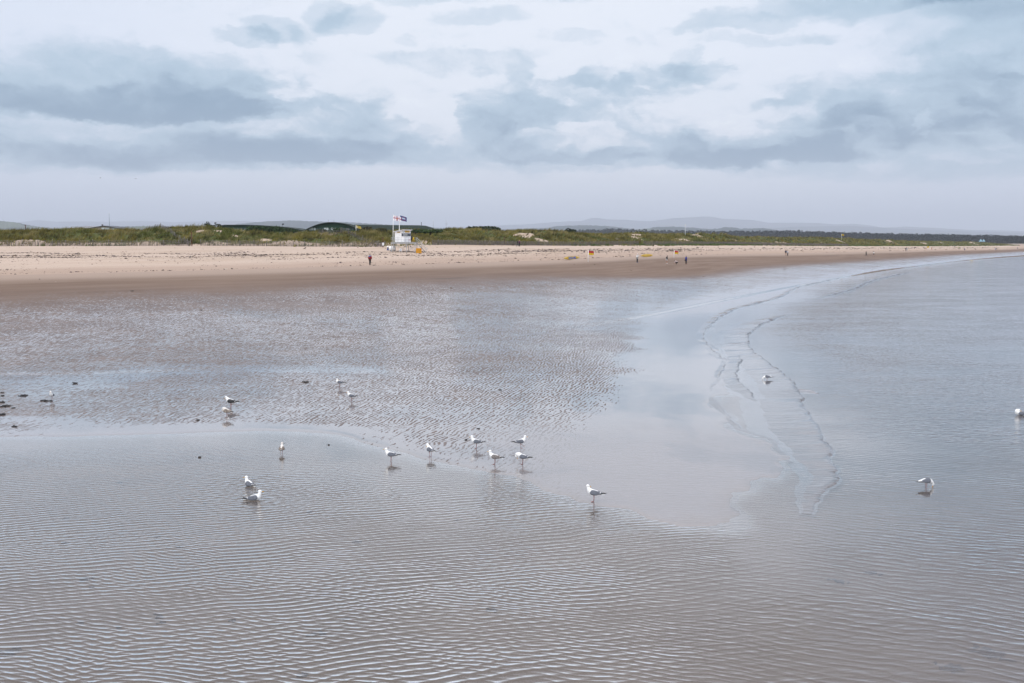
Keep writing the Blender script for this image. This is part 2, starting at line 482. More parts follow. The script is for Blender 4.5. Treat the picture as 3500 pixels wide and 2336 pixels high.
CL = [  # u, v, ru, rv above, rv below, strength, crispness  (clouds by their place in the sky)
    (420, 330, 640, 150, 92, .36, .25), (100, 385, 520, 90, 30, .26, .2), (640, 378, 330, 80, 34, .24, .35), (760, 320, 200, 90, 90, .12, .6),
    (500, 520, 800, 110, 72, .26, .1), (1150, 545, 430, 90, 32, .20, .1), (150, 560, 460, 60, 32, .12, .2), (700, 572, 680, 34, 16, .14, .3),
    (1050, 470, 420, 90, 110, .13, .2), (1180, 400, 260, 90, 60, .16, .3), (1330, 470, 190, 80, 60, .10, .4), (1330, 370, 60, 40, 26, .12, .3), (1180, 375, 80, 44, 26, .12, .3),
    (880, 152, 120, 36, 24, .22, .3), (970, 128, 130, 52, 38, .24, .2), (1140, 72, 90, 60, 46, .20, .2), (1215, 100, 120, 62, 36, .24, .2), (1080, 135, 80, 26, 22, .12, .1),
    (1720, 420, 200, 150, 120, .26, .45), (1900, 400, 330, 90, 120, .12, .3), (2000, 330, 330, 60, 60, .18, .2), (2050, 280, 130, 42, 30, .26, .1), (2290, 272, 190, 60, 26, .30, .1), (2360, 230, 60, 60, 50, .16, .1),
    (1930, 548, 270, 50, 18, .30, .3), (2300, 520, 380, 70, 60, .14, .2), (2560, 535, 380, 90, 40, .26, .2), (2440, 470, 320, 60, 100, .08, .3),
    (2780, 385, 240, 60, 70, .22, .6), (2850, 480, 330, 90, 90, .12, .2), (3180, 420, 480, 120, 90, .30, .2), (3420, 320, 260, 60, 60, .22, .1), (3150, 570, 620, 90, 60, .22, .1), (3380, 480, 240, 80, 80, .10, .5),
    (2950, 30, 420, 80, 48, .30, .2), (3330, 130, 360, 170, 100, .24, .1), (3420, 20, 260, 90, 80, .14, .1), (3050, 290, 420, 60, 50, .14, .1), (3330, 250, 360, 50, 40, .16, .2),
    (2480, 100, 210, 46, 24, .22, .2), (2600, 150, 280, 26, 22, .10, .1), (1650, 95, 190, 40, 30, .14, .2), (1420, 20, 200, 40, 26, .16, .1), (1900, 12, 260, 26, 18, .12, .1),
    (1940, 155, 110, 26, 22, .14, .1), (1780, 270, 60, 60, 40, .12, .1), (1560, 215, 300, 30, 40, .12, .4), (2150, 165, 50, 22, 20, .10, .1), (1400, 150, 40, 20, 16, .12, .1),
    (1750, 545, 2000, 130, 46, .17, .1), (600, 250, 520, 80, 60, .08, .3), (230, 170, 110, 70, 60, .07, .5), (470, 170, 40, 50, 50, .07, .4),
    (1470, 385, 150, 46, 36, -.26, .1), (1480, 430, 120, 30, 40, -.16, .1), (960, 285, 60, 40, 60, -.12, .3), (1960, 462, 190, 52, 60, -.20, .7), (1800, 500, 90, 60, 50, -.10, .7), (2580, 445, 200, 66, 70, -.22, .7), (3290, 520, 190, 60, 50, -.20, .7), (3150, 435, 36, 40, 50, -.14, .7), (2940, 490, 95, 70, 70, -.16, .7), (2980, 570, 100, 50, 40, -.08, .5), (300, 480, 320, 26, 22, -.12, .1), (540, 365, 100, 26, 26, -.12, .1), (3080, 130, 160, 60, 60, -.14, .1), (1230, 620, 260, 22, 30, -.06, .1), (2480, 618, 70, 14, 16, -.10, .3), (1100, 300, 180, 30, 60, -.06, .1), (2260, 350, 400, 30, 30, -.08, .1),
]
D = None
for (u, v, ru, ra, rb, k, cr) in CL:
    ca = math.atan((u - 1750) / FPX); ce = math.atan((HZ - v) / FPX * math.cos(ca))
    ex = (wa - ca) * (FPX / ru)
    ey = we - ce
    eyu = ey.mx(0.) * (FPX / ra); eyd = ey.mn(0.) * (FPX / rb)
    q = ex * ex + eyu * eyu + eyd * eyd
    t = q.st(1.2, .10 + .85 * cr) * k
    if k > .1 and ra > 80: t = t * (1.22 - eyu.mn(1.) * .85)          # lit heads, dark flat bases
    D = t if D is None else D + t


def puffs(fx, fy, seed, scale, up):
    """difference between two samples one above the other: lit heads and dark bases of the cloud"""
    a = w.noise(w.comb(wa * fx, we * fy, seed), scale, 6., .6)
    b = w.noise(w.comb(wa * fx, (we + up) * fy, seed), scale, 3., .5)
    return a - b


n1 = w.noise(w.comb(az * 1., el * 2.6, 0.), 8., 9., .60, .25)
n2 = w.noise(w.comb(wa * 1., we * 2.0, 3.), 24., 8., .64, .3)
low = el.st(.025, .085)
raw = D * 1.0 + (n1 - .5) * .46 * low + (n2 - .5) * .34 * low + .07 * el.st(.055, .08) * el.st(.16, .11) + .12 * az.st(.2, .42) * el.st(.03, .1)
cover = (raw + .03).st(.0, .20)                           # ragged edges of the cloud
deep = raw.st(.14, .95)                                    # and its darker heart
cumulus = el.st(.045, .085) * el.st(.23, .13)
relief = puffs(1., 1.7, 5., 12., .013) * .75 + puffs(1., 1.6, 9., 30., .006) * .60
D = cover * .23 + deep * 1.0 + relief * 1.35 * (cumulus * (cover * .75 + .25))
above = el.st(.22, .42)                                   # the rest of the overcast, beyond the picture
n3 = w.noise(w.comb(dx * 1.6, dy * 1.6, dz * 3.2), 2.2, 6., .6)
D = w.mixf(above, D, (n3 - .5) * 1.1 + .06)
back = dy.st(.35, .0)
D = w.mixf(back, D, (n3 - .5) * 1.2 + .16)
D = D.mx(-.12); D = D * (1. + D.mx(0.) * .40)._m('POWER', -1.) * 1.12
bright = w.mix(el.st(.03, .14), (6.05, 6.38, 7.05), (6.55, 6.85, 7.45))
bright = w.mix(el.st(.235, .75), bright, (16.6, 16.0, 17.2))
edge = az.ab().st(.10, .50)
bright = w.mix(edge * .34, bright, (4.28, 5.04, 6.64))
cl = w.mix(D.st(-.10, .0), (7.22, 7.52, 7.90), bright)
cl = w.mix(D.st(0., .5), cl, (3.35, 4.40, 5.35))
cl = w.mix(D.st(.42, .95), cl, (1.32, 2.25, 3.25))
sky = w.mix(.93, skyt.outputs[0], cl)
w.put(sky, wbg.inputs['Color']); w.l.new(wbg.outputs[0], wout.inputs[0])
world.cycles.sampling_method = 'MANUAL'; world.cycles.sample_map_resolution = 512

sl = bpy.data.lights.new('sun', 'SUN'); sl.energy = 1.3; sl.angle = math.radians(38); sl.color = (1., .955, .89)
so = bpy.data.objects.new('sun', sl); COL.objects.link(so)
sd = Vector((math.sin(SUN_AZ) * math.cos(SUN_EL), math.cos(SUN_AZ) * math.cos(SUN_EL), math.sin(SUN_EL)))
so.rotation_euler = sd.to_track_quat('Z', 'Y').to_euler()

hm, nt, out = new_mat('sea_air')
pv = nt.new('ShaderNodeVolumePrincipled')
pv.inputs['Color'].default_value = (.83, .895, 1., 1); pv.inputs['Density'].default_value = 8.5e-5; pv.inputs['Anisotropy'].default_value = .0
nt.l.new(pv.outputs[0], out.inputs['Volume'])
hb = MB(); hb.box((0, 14000, 448), (60000, 60000, 904))
ho = hb.build('haze', hm); tag(ho, 'thin pale sea haze that fades the far hills to blue', 'haze', kind='stuff')

# ================================================================== the ground, one sheet
AX, AY = 0.0, -60.0
angs = np.concatenate([np.linspace(-66, -32, 50, endpoint=False), np.linspace(-32, 33, 940, endpoint=False), np.linspace(33, 66, 50)])
rr = [62.0]
while rr[-1] < 36000:
    r = rr[-1]
    k = 1.0042 if r < 130 else 1.0065 if r < 245 else (1.0022 if r < 560 else (1.004 if r < 1500 else 1.05))
    rr.append(r * k)
rr = np.array(rr)
A, R = np.meshgrid(np.radians(angs), rr)
GX, GY = (AX + R * np.sin(A)).ravel(), (AY + R * np.cos(A)).ravel()
F = fields(GX, GY)
sF, zF, aF, sC, zC, aC, sG, zG, sW = F
GZ = height(GX, GY, F)
sD, _, _ = sdf(DAMP, GX, GY)
sE, _, _ = sdf(SWASH, GX, GY)
nr, na = len(rr), len(angs)
ii, jj = np.meshgrid(np.arange(nr - 1), np.arange(na - 1), indexing='ij')
b0 = (ii * na + jj).ravel()
GF = np.stack([b0, b0 + 1, b0 + na + 1, b0 + na], 1)
dist = np.hypot(GX, GY)
# film of water lying on the sand: 0 none ... 1 all under water
seaward = np.maximum(sD, 0)
left = sstep(10, -45, GX)
big = fbm(GX / 11, GY / 11, 66, 3) - .5
lev = .20 + .20 * sstep(0, 20 + .04 * dist, sD + 4 * (fbm(GX / 9, GY / 9, 61, 3) - .5)) + .16 * sstep(-34, 10, GX - .25 * (GY - 50)) + .10 * sstep(62, 44, dist) * sstep(-40, -10, GX)
lev = lev + big * .34 + .22 * sstep(-15, 40, GX) * sstep(60, 110, dist)
glass = np.maximum(sstep(-3.0, 1.5, sE + 3.2 * (fbm(GX / 3.5, GY / 3.5, 62, 3) - .5) * np.clip(dist / 60, .6, 4)), 0) * (sW < 3)
poolside = sstep(-2.4, -.5, sW + 1.8 * (fbm(GX / 2.2, GY / 2.2, 63, 3) - .5)) * sstep(2.0, -6., GX)
pools = sstep(.56, .68, fbm(GX / 13, GY / 5, 64, 3)) * sstep(75, 55, dist) * .3
lev = lev + .35 * glass + .7 * glass ** 2 + .28 * poolside + pools
lev = np.where(sD < 0, lev * sstep(-12, 0, sD), lev)
spit = sstep(46, 37, GY + 1.6 * (fbm(GX / 3, GY / 3, 67, 3) - .5) * 3) * sstep(-3.5, 2.5, GX + 2 * (fbm(GX / 2, GY / 2, 68, 2) - .5)) * (sW < 1.5)      # smooth low sand at the tip
# vegetation on the dunes
q = np.maximum(-sF, 0)
sandy = fbm(GX / 11, GY / 11, 71, 3)
veg = sstep(3.5, 11, q + (fbm(GX / 8, GY / 8, 72, 2) - .5) * 8 + 5 * sstep(-30, 20, GX)) * sstep(.22, .32, sandy + .16 * sstep(24, 60, q))
for (bx, by, br) in HOLLOWS:
    veg = veg * (1 - .85 * sstep(1.2, .5, np.hypot(GX - bx, GY - by) / br + (fbm(GX / 3, GY / 3, 73, 2) - .5) * .7))
GATTR = dict(sC=sC, sD=sD, sF=sF, sW=sW, film=lev, veg=veg, al=aC, spit=spit)

gm, nt, out = new_mat('beach_ground')
P = nt.pos(); px, py, pz = nt.sep(P)
a_sC, a_sD, a_sF, a_film, a_veg, a_al, a_spit, a_sW = [nt.attr(k) for k in ('sC', 'sD', 'sF', 'film', 'veg', 'al', 'spit', 'sW')]
nb = nt.noise(P, .045, 3.); nm = nt.noise(P, .33, 4., .6); nf = nt.noise(P, 2.6, 5., .65); ng = nt.noise(P, 14., 3., .6)
along = nt.comb(a_sC * .42, a_al * .035, 0.)
ns = nt.noise(along, 1., 5., .62)
along2 = nt.comb(a_sC * .12, a_al * .012, 4.)
ns2 = nt.noise(along2, 1., 4., .6)
# dry sand
dry = nt.mix(nf.st(.25, .75), (0.378, 0.297, 0.237), (0.490, 0.396, 0.323))
dry = nt.mix(nb.st(.3, .7) * .5, dry, (0.473, 0.374, 0.301))
dry = nt.mix(ns2.st(.45, .72) * .45, dry, (0.335, 0.253, 0.178))
dry = nt.mix(ns.st(.55, .75) * .35, dry, (0.316, 0.239, 0.170))
dry = nt.mix(ng.st(.62, .74) * nf.st(.45, .6) * .6, dry, (.26, .20, .16))
lowdry = (a_sC + (ns - .5) * 14).st(-17, -5)
dry = nt.mix(lowdry * .60, dry, (0.310, 0.228, 0.176))
# damp sand
damp = nt.mix(ns.st(.3, .7), (.150, .106, .081), (.205, .152, .118))
damp = nt.mix((ns2 + ns * .35).st(.80, .93) * (a_sC).st(2, 6) * (a_sC).st(24, 15), damp, (0.112, 0.086, 0.073))
damp = nt.mix(((a_sC) + (ns - .5) * 5).st(7, 1) * .8, damp, (0.344, 0.271, 0.219))
wet = nt.mix(nm.st(.3, .7), (0.100, 0.073, 0.061), (0.146, 0.109, 0.090))
wet = nt.mix(nf.st(.35, .8) * .5, wet, (0.072, 0.054, 0.048))
c_damp = (a_sC + (ns - .5) * 3.).st(-.6, .5)
c_wet = (a_sD + (nm - .5) * 9.).st(-17, 6)
base = nt.mix(c_wet, nt.mix(c_damp, dry, damp), wet)
# ripples and the film of water between them
warp = nt.noise(P, .8, 3., .55, out='Color')
vm = nt.new('ShaderNodeVectorMath', operation='MULTIPLY_ADD')
nt.l.new(warp, vm.inputs[0]); vm.inputs[1].default_value = (.55, .9, 0); nt.l.new(P, vm.inputs[2])
rv = nt.map(vm.outputs[0], rot=math.radians(17), scale=(1, 1, 0))
rip1 = nt.wave(rv, 1.6, 3.2, 2., 1.3, .6)
rv2 = nt.map(vm.outputs[0], rot=math.radians(-24), scale=(1, .8, 0))
rip2 = nt.noise(nt.map(vm.outputs[0], rot=math.radians(17), scale=(5.6, 1.9, 1)), 1., 2., .5)
rip3 = nt.noise(nt.map(vm.outputs[0], rot=math.radians(-58), scale=(4.2, 1.6, 1)), 1., 2., .5)
rip = ((rip1 * .22 + rip2 * .50 + rip3 * .36) - .54) * 2.5 + .5
p3 = nt.noise(P, .30, 4., .6); p10 = nt.noise(P, .085, 3., .55)
lvl = a_film + (p3 - .5) * .55 + (p10 - .5) * .30
film = (lvl - rip + .02).st(-.07, .07)
film = (film).mx(a_spit * .95)
film = film * a_sW.st(1.2, .2)
film = film * (a_sD + (nm - .5) * 9.).st(-14, 7)
sheen = a_sD.st(-14, 10)
shore = a_sF.st(-.5, .5)
# dunes: sand, roots and moss under the grass
turf = nt.mix(nf.st(.3, .7), (0.052, 0.057, 0.019), (0.107, 0.101, 0.041))
turf = nt.mix(nm.st(.4, .65), turf, (0.073, 0.090, 0.030))
dsand = nt.mix(nf.st(.3, .75), (0.344, 0.267, 0.202), (0.473, 0.378, 0.301))
dune = nt.mix((a_veg + (nf - .5) * .5).st(.3, .6), dsand, turf)
bottom = nt.mix(nm.st(.3, .7), (.115, .090, .072), (.15, .12, .097))
base = nt.mix(film, base, nt.mix(.65, base, (.185, .172, .172)))
base = nt.mix(a_sW.st(-.6, .6), base, bottom)
base = nt.mix(shore, dune, base)
bs = nt.new('ShaderNodeBsdfPrincipled')
nt.put(base, bs.inputs['Base Color'])
rough = nt.mixf(a_sW.st(.2, 1.2) * .9, nt.mixf(film, nt.mixf(sheen, .92, .46), nt.mixf(a_spit, .11, .09)), .95)
nt.put(rough, bs.inputs['Roughness'])
nt.put(nt.mixf(film, nt.mixf(sheen, .04, .34), .5), bs.inputs['Specular IOR Level'])
bs.inputs['IOR'].default_value = 1.38
nt.put(film * .9 * (1. - a_spit * .15), bs.inputs['Coat Weight']); bs.inputs['Coat IOR'].default_value = 1.7; bs.inputs['Coat Roughness'].default_value = .03
dry_h = nf * .05 * (1 - c_damp) + ng * .012
hgt = nt.mixf(film, dry_h * (1 - sheen) + rip * .035 * sheen * a_sW.st(.3, -.3), nt.noise(nt.map(P, rot=math.radians(12), scale=(2.2, 6.5, 1)), 1., 4., .62) * nt.mixf(a_spit, .005, .020))
nt.l.new(nt.bump(hgt, 1.0, 1.0), bs.inputs['Normal'])
nt.l.new(bs.outputs[0], out.inputs[0])
gme = np_mesh('beach', np.stack([GX, GY, GZ], 1), GF, gm, True, GATTR)
tag(link('beach', gme), 'wide sandy shore rising to dunes', 'beach', kind='structure')

# ================================================================== the sea and the pool
wm, nt, out = new_mat('shallow_water')
P = nt.pos(); px, py, pz = nt.sep(P)
turb = nt.attr('turb'); pool = nt.attr('pool'); calm = nt.attr('calm')
wp = nt.noise(P, .22, 2., .5, out='Color')
vm = nt.new('ShaderNodeVectorMath', operation='MULTIPLY_ADD')
nt.l.new(wp, vm.inputs[0]); vm.inputs[1].default_value = (.9, 1.0, 0); nt.l.new(P, vm.inputs[2])
wv = vm.outputs[0]
# short steep wind waves of the pool, crests lying across the view
c1 = nt.wave(nt.map(wv, rot=math.radians(90 - 17), scale=(1, 1, 0)), 1.22, 4.2, 1.5, .5, .5)
c2 = nt.wave(nt.map(wv, rot=math.radians(90 + 16), scale=(1, 1, 0)), 1.9, 4.6, 1.5, .6, .5)
c3 = nt.noise(nt.map(P, rot=math.radians(-14), scale=(1.7, 5.2, 1)), 1., 1.5, .5)
pk = nt.noise(P, .55, 2.); gust = nt.noise(nt.map(P, scale=(.10, .22, 1)), 1., 3., .55).st(.30, .66)
ridge = (c1 ** 2.3) * pk.lin(.25, .75, .2, 1.) * .029 + (c2 ** 2.2) * pk.lin(.3, .7, .9, .1) * .024 + c3 * .016
ridge = ridge * (gust * .75 + .42)
# wavelets of the open shallows
s1 = nt.noise(nt.map(wv, rot=math.radians(16), scale=(1.3, 3.2, 1)), 1., 2., .5)
s2 = nt.noise(nt.map(P, rot=math.radians(-24), scale=(2.6, 6.0, 1)), 1., 1.5, .5)
s3 = nt.wave(nt.map(wv, rot=math.radians(90 + 24), scale=(1, 1, 0)), 1.1, 6.5, 2., .6, .55)
open_ = (s1 * .046 + s2 * .028 + (s3 ** 2.) * .012) * (gust * .6 + .5)
hgt = nt.mixf(pool, open_, ridge) * calm
for (u, v) in ((853, 1664), (880, 1712)):                 # rings spreading from the two bathing gulls
    c_ = on_plane(u, v, 0.)
    rx, ry = px - c_.x, py - c_.y
    r_ = (rx * rx + ry * ry).sqrt()
    hgt = hgt + (r_ * (2 * PI / .34))._m('SINE') * (r_ * -.8)._m('EXPONENT') * .014
nrm = nt.bump(hgt, 1.0, 1.0); nrm_soft = nt.bump(hgt, .26, 1.0)
gm_ = nt.new('ShaderNodeNewGeometry'); dt = nt.new('ShaderNodeVectorMath', operation='DOT_PRODUCT')
nt.l.new(gm_.outputs['Incoming'], dt.inputs[0]); nt.l.new(nrm, dt.inputs[1])
face = S(nt.t, dt.outputs['Value']).mx(0.).mn(1.)
fs = (1. - face) ** 5. * .955 + .045                      # reflection grows towards grazing view; backs of waves shine most
gl = nt.new('ShaderNodeBsdfGlossy'); gl.inputs["Roughness"].default_value = .065; gl.inputs['Color'].default_value = (1, 1, 1, 1); nt.l.new(nrm_soft, gl.inputs['Normal'])
tr = nt.new('ShaderNodeBsdfTransparent'); tr.inputs[0].default_value = (.93, .95, .96, 1)
df = nt.new('ShaderNodeBsdfDiffuse')
lf = nt.noise(P, .06, 3.)
nt.put(nt.mix(px.st(-2, 22), nt.mix(lf.st(.3, .7), (.118, .092, .072), (.152, .122, .098)), nt.mix(lf.st(.3, .7), (.104, .098, .110), (.134, .126, .136))), df.inputs['Color'])
un = nt.new('ShaderNodeMixShader'); nt.put(turb, un.inputs[0]); nt.l.new(tr.outputs[0], un.inputs[1]); nt.l.new(df.outputs[0], un.inputs[2])
fs = fs + (1. - fs) * fs * (1. - calm).mx(0.) * .75      # thin calm sheets also shine from the wet sand under them
ms = nt.new('ShaderNodeMixShader'); nt.put(fs, ms.inputs[0]); nt.l.new(un.outputs[0], ms.inputs[1]); nt.l.new(gl.outputs[0], ms.inputs[2])
# darker brown mixed in patches into the faces of the small breakers
brown_face = nt.attr('brown_face'); sn = nt.noise(P, 3.2, 4., .65)
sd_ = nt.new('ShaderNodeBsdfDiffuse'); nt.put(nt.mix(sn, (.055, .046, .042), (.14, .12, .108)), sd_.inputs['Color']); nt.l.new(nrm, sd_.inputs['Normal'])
m2 = nt.new('ShaderNodeMixShader'); nt.put(brown_face * sn.st(.35, .65) * .62, m2.inputs[0]); nt.l.new(ms.outputs[0], m2.inputs[1]); nt.l.new(sd_.outputs[0], m2.inputs[2])
nt.l.new(m2.outputs[0], out.inputs[0])


def water_attrs(X, Y):
    s, _, _ = sdf(WATER, X, Y)
    s = ragged(s, X, Y)
    pool = sstep(9.5, -1.0, X - .22 * (Y - 20) + 2.2 * (fbm(X / 4, Y / 4, 81, 2) - .5)) * sstep(70, 45, Y)
    turb = .15 + (.62 - .42 * pool) * (1 - np.exp(-np.maximum(s, 0) / 13.0))
    near = sstep(45, 28, Y + .28 * np.maximum(-X, 0) * 0) * .92 + .08
    near = near * np.where(X < -1, .2 + .8 * sstep(.5, 7, s), 1)
    calm = np.where(pool > .5, np.maximum(near, sstep(-4, 3, X) * .9), .25 + .75 * sstep(-.3, 7, s))
    calm = (calm * pool + (1 - pool) * (.22 + .85 * sstep(1.5, 10, s))) * (.75 + .5 * fbm(X / 9, Y / 9, 83, 2))
    return dict(turb=turb, pool=pool, calm=calm)


angs2 = np.radians(np.linspace(-66, 66, 420))
rr2 = [62.0]
while rr2[-1] < 34000: rr2.append(rr2[-1] * (1.006 if rr2[-1] < 220 else 1.03))
rr2 = np.array(rr2)
A2, R2 = np.meshgrid(angs2, rr2)
WX, WY = (AX + R2 * np.sin(A2)).ravel(), (AY + R2 * np.cos(A2)).ravel()
n2_, m2_ = len(rr2), len(angs2)
ii, jj = np.meshgrid(np.arange(n2_ - 1), np.arange(m2_ - 1), indexing='ij')
b0 = (ii * m2_ + jj).ravel()
WF = np.stack([b0, b0 + 1, b0 + m2_ + 1, b0 + m2_], 1)
# keep only what lies on the wet side of the shore, plus a margin that runs in under the sand
sw, _, _ = sdf(WATER, WX, WY)
keep = (sw[WF].max(1) > -6 - .004 * np.hypot(WX, WY)[WF].max(1))
WF = WF[keep]
used = np.unique(WF); remap = np.zeros(len(WX), np.int64); remap[used] = np.arange(len(used))
WX, WY, WF = WX[used], WY[used], remap[WF]
sea = link('sea', np_mesh('sea', np.stack([WX, WY, np.zeros(len(WX))], 1), WF, wm, True, water_attrs(WX, WY)))
tag(sea, 'calm shallow water over sand', 'sea', kind='structure')


def breaker(name, px, h0, back, seed):
    """a small low wave running in along a shore line"""
    pts = np.array([tuple(on_plane(u, v, 0))[:2] for u, v in px])
    c = smooth(pts, 14)
    # resample evenly
    L = np.concatenate([[0], np.cumsum(np.hypot(*np.diff(c, axis=0).T))])
    n = int(min(900, L[-1] / .10))
    s = np.linspace(0, L[-1], n)
    x, y = np.interp(s, L, c[:, 0]), np.interp(s, L, c[:, 1])
    k = np.ones(9) / 9
    dx, dy = np.gradient(x), np.gradient(y)
    dx, dy = np.convolve(np.pad(dx, 4, 'edge'), k, 'valid'), np.convolve(np.pad(dy, 4, 'edge'), k, 'valid')
    l = np.hypot(dx, dy); nx, ny = dy / l, -dx / l                      # to the right hand: seaward
    jit = (fbm(s / 1.6, s * 0 + seed, seed, 4) - .5) * .5 + (fbm(s / .35, s * 0, seed + 5, 2) - .5) * .06
    ends = np.minimum(1, np.minimum(s, L[-1] - s) / (.16 * L[-1]))
    amp = h0 * (.30 + 1.2 * fbm(s / 3.2, s * 0 + 3, seed + 1, 3) ** 1.5) * ends
    prof = [(-.10, -.06), (-.02, .0), (.02, .45), (.05, .85), (.11, 1.), (.22, .92), (.45, .62), (.9, .26), (1.5, .04), (2.1, -.25)]
    V = []
    for (o, hh) in prof:
        oo = np.where(o > .2, .2 + (o * back - .2) * (.05 + .95 * ends), o) + jit + .03 * (fbm(s / .12, s * 0 + o * 9, seed + 7, 2) - .5)
        V.append(np.stack([x + nx * oo, y + ny * oo, .002 + amp * hh - (.012 if hh < .1 else 0)], 1))
    V = np.concatenate(V)
    m = len(prof)
    i2, j2 = np.meshgrid(np.arange(m - 1), np.arange(n - 1), indexing='ij')
    b = (i2 * n + j2).ravel()
    Fq = np.stack([b, b + n, b + n + 1, b + 1], 1)
    at = water_attrs(V[:, 0], V[:, 1]); at['turb'] = np.maximum(at['turb'], .6)
    at['brown_face'] = np.concatenate([np.full(n, {1: .2, 2: .9, 3: 1., 4: .5, 5: .1}.get(r_, 0.)) * np.minimum(1, ends * 2) * sstep(.30, .62, fbm(s / 2.2, s * 0 + 7, seed + 9, 3)) for r_ in range(m)])
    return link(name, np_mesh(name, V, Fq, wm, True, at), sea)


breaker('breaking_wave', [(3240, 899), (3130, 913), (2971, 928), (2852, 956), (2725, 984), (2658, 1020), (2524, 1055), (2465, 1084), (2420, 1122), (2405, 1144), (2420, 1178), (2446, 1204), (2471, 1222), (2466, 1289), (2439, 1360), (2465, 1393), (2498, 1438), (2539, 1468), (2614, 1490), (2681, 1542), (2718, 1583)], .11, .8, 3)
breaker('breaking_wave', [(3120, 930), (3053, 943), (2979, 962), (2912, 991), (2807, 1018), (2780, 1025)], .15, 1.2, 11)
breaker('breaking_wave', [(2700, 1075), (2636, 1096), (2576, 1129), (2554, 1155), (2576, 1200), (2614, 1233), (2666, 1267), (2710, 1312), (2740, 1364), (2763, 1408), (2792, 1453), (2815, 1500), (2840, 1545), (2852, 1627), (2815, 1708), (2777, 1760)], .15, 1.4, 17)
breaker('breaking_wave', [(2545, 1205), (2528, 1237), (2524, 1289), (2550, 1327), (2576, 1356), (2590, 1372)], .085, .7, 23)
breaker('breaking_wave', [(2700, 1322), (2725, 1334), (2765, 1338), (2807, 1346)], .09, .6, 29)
# ================================================================== far hills, wood, grass, wrack
def hill(name, pts, d, thick, m, seed, rough=.0, floor=3.0):
    """a long hill with its own distance and breadth; the crest height follows from the place it takes on the skyline"""
    us = [p[0] for p in pts]; vs = [p[1] for p in pts]
    n = int(min(700, max(60, (us[-1] - us[0]) / 3)))
    U = np.linspace(us[0], us[-1], n)
    V = np.interp(U, us, vs)
    k = np.ones(5) / 5; V = np.convolve(np.pad(V, 2, 'edge'), k, 'valid')
    H = (HZ - V) / FPX * d + CAM_H
    H = H * np.minimum(1, np.minimum(np.arange(n), np.arange(n)[::-1]) / 6.) ** .5
    H = H + rough * (fbm(U / 7, U * 0 + seed, seed, 4) - .5) * np.minimum(1, H / (8 * rough + 1e-6))
    rows = [-1, -.8, -.6, -.42, -.25, -.1, 0, .15, .5, 1.]
    X0 = (U - 1750) / FPX * d * 1.005
    VV = []
    for r in rows:
        sc = (d + r * thick) / d
        h = floor + (np.maximum(H - floor, .5)) * (math.cos(r * PI / 2) ** .8 if abs(r) < 1 else 0)
        h = h + (1 - abs(r)) * abs(r) * thick * .06 * (fbm(U / 60, U * 0 + r * 3, seed + 3, 3) - .5)
        VV.append(np.stack([X0 * sc, np.full(n, d + r * thick), h], 1))
    VV = np.concatenate(VV); m2 = len(rows)
    i2, j2 = np.meshgrid(np.arange(m2 - 1), np.arange(n - 1), indexing='ij')
    b = (i2 * n + j2).ravel()
    o = link(name, np_mesh(name, VV, np.stack([b, b + 1, b + n + 1, b + n], 1), m))
    tag(o, None, None, kind='structure')
    return o


def land_mat(name, sc, wood, field, cut):
    m, nt, out = new_mat(name)
    P = nt.pos(); b = nt.new('ShaderNodeBsdfPrincipled')
    f = nt.noise(nt.map(P, scale=(sc, sc * .35, sc * 3)), 1., 4., .6)
    g = nt.noise(P, sc * 9, 4., .65)
    fld = nt.mix(nt.noise(P, sc * 2.2, 2.).st(.45, .55), field, tuple(x * .7 for x in field))
    nt.put(nt.mix(f.st(cut - .04, cut + .04), nt.mix(g.st(.3, .7), wood, tuple(x * 1.7 for x in wood)), fld), b.inputs['Base Color'])
    b.inputs['Roughness'].default_value = .95; b.inputs['Specular IOR Level'].default_value = .1
    nt.l.new(b.outputs[0], out.inputs[0]); return m


M_moor = land_mat('moorland', .0007, (.035, .045, .05), (.06, .065, .06), .56)
M_farm = land_mat('farmland', .0022, (.012, .022, .020), (.085, .105, .06), .60)
M_farm2 = land_mat('near_farmland', .006, (.010, .020, .016), (.085, .105, .055), .50)
hill('mountains', [(1300, 782), (1500, 779), (1684, 774.7), (1800, 768), (1880, 762), (1960, 758), (1990, 757), (2010, 749), (2025, 747), (2045, 748), (2070, 752), (2130, 753), (2190, 758), (2220, 758), (2290, 748), (2400, 742), (2430, 743), (2460, 750), (2560, 754), (2620, 764), (2700, 763), (2780, 764), (2840, 769), (2900, 767), (2960, 772), (3000, 780), (3080, 776), (3150, 780), (3300, 787), (3500, 792), (3800, 800), (4300, 812)], 23000, 3800, M_moor, 5)
hill('mountains', [(-500, 770), (-200, 765), (0, 768), (95, 761), (150, 754), (215, 760), (300, 758), (400, 760), (500, 757), (600, 762), (760, 757), (850, 758), (1000, 766), (1150, 768), (1300, 776), (1600, 785)], 24500, 3800, M_moor, 9)
hill('mountains', [(2500, 790), (2700, 777), (2900, 774), (3100, 785), (3300, 792), (3500, 797), (3900, 806)], 17500, 2500, M_moor, 12)
hill('hills', [(780, 780), (820, 768), (870, 763), (930, 758), (980, 756), (1060, 757), (1130, 760), (1220, 763), (1300, 768), (1400, 776), (1560, 783), (1750, 788)], 9500, 1500, M_farm, 21, 9)
hill('hills', [(1480, 786), (1560, 779), (1620, 784), (1700, 786), (1800, 783), (1880, 779), (1900, 774), (1960, 772), (2000, 771), (2050, 773), (2100, 777), (2160, 784), (2200, 790)], 9000, 1300, M_farm, 25, 10)
hill('hills', [(2140, 790), (2200, 784), (2230, 778), (2300, 776), (2360, 780), (2420, 784), (2445, 784), (2470, 779), (2490, 778), (2520, 783), (2600, 781), (2640, 788), (2700, 796)], 8200, 1200, M_farm, 28, 10)
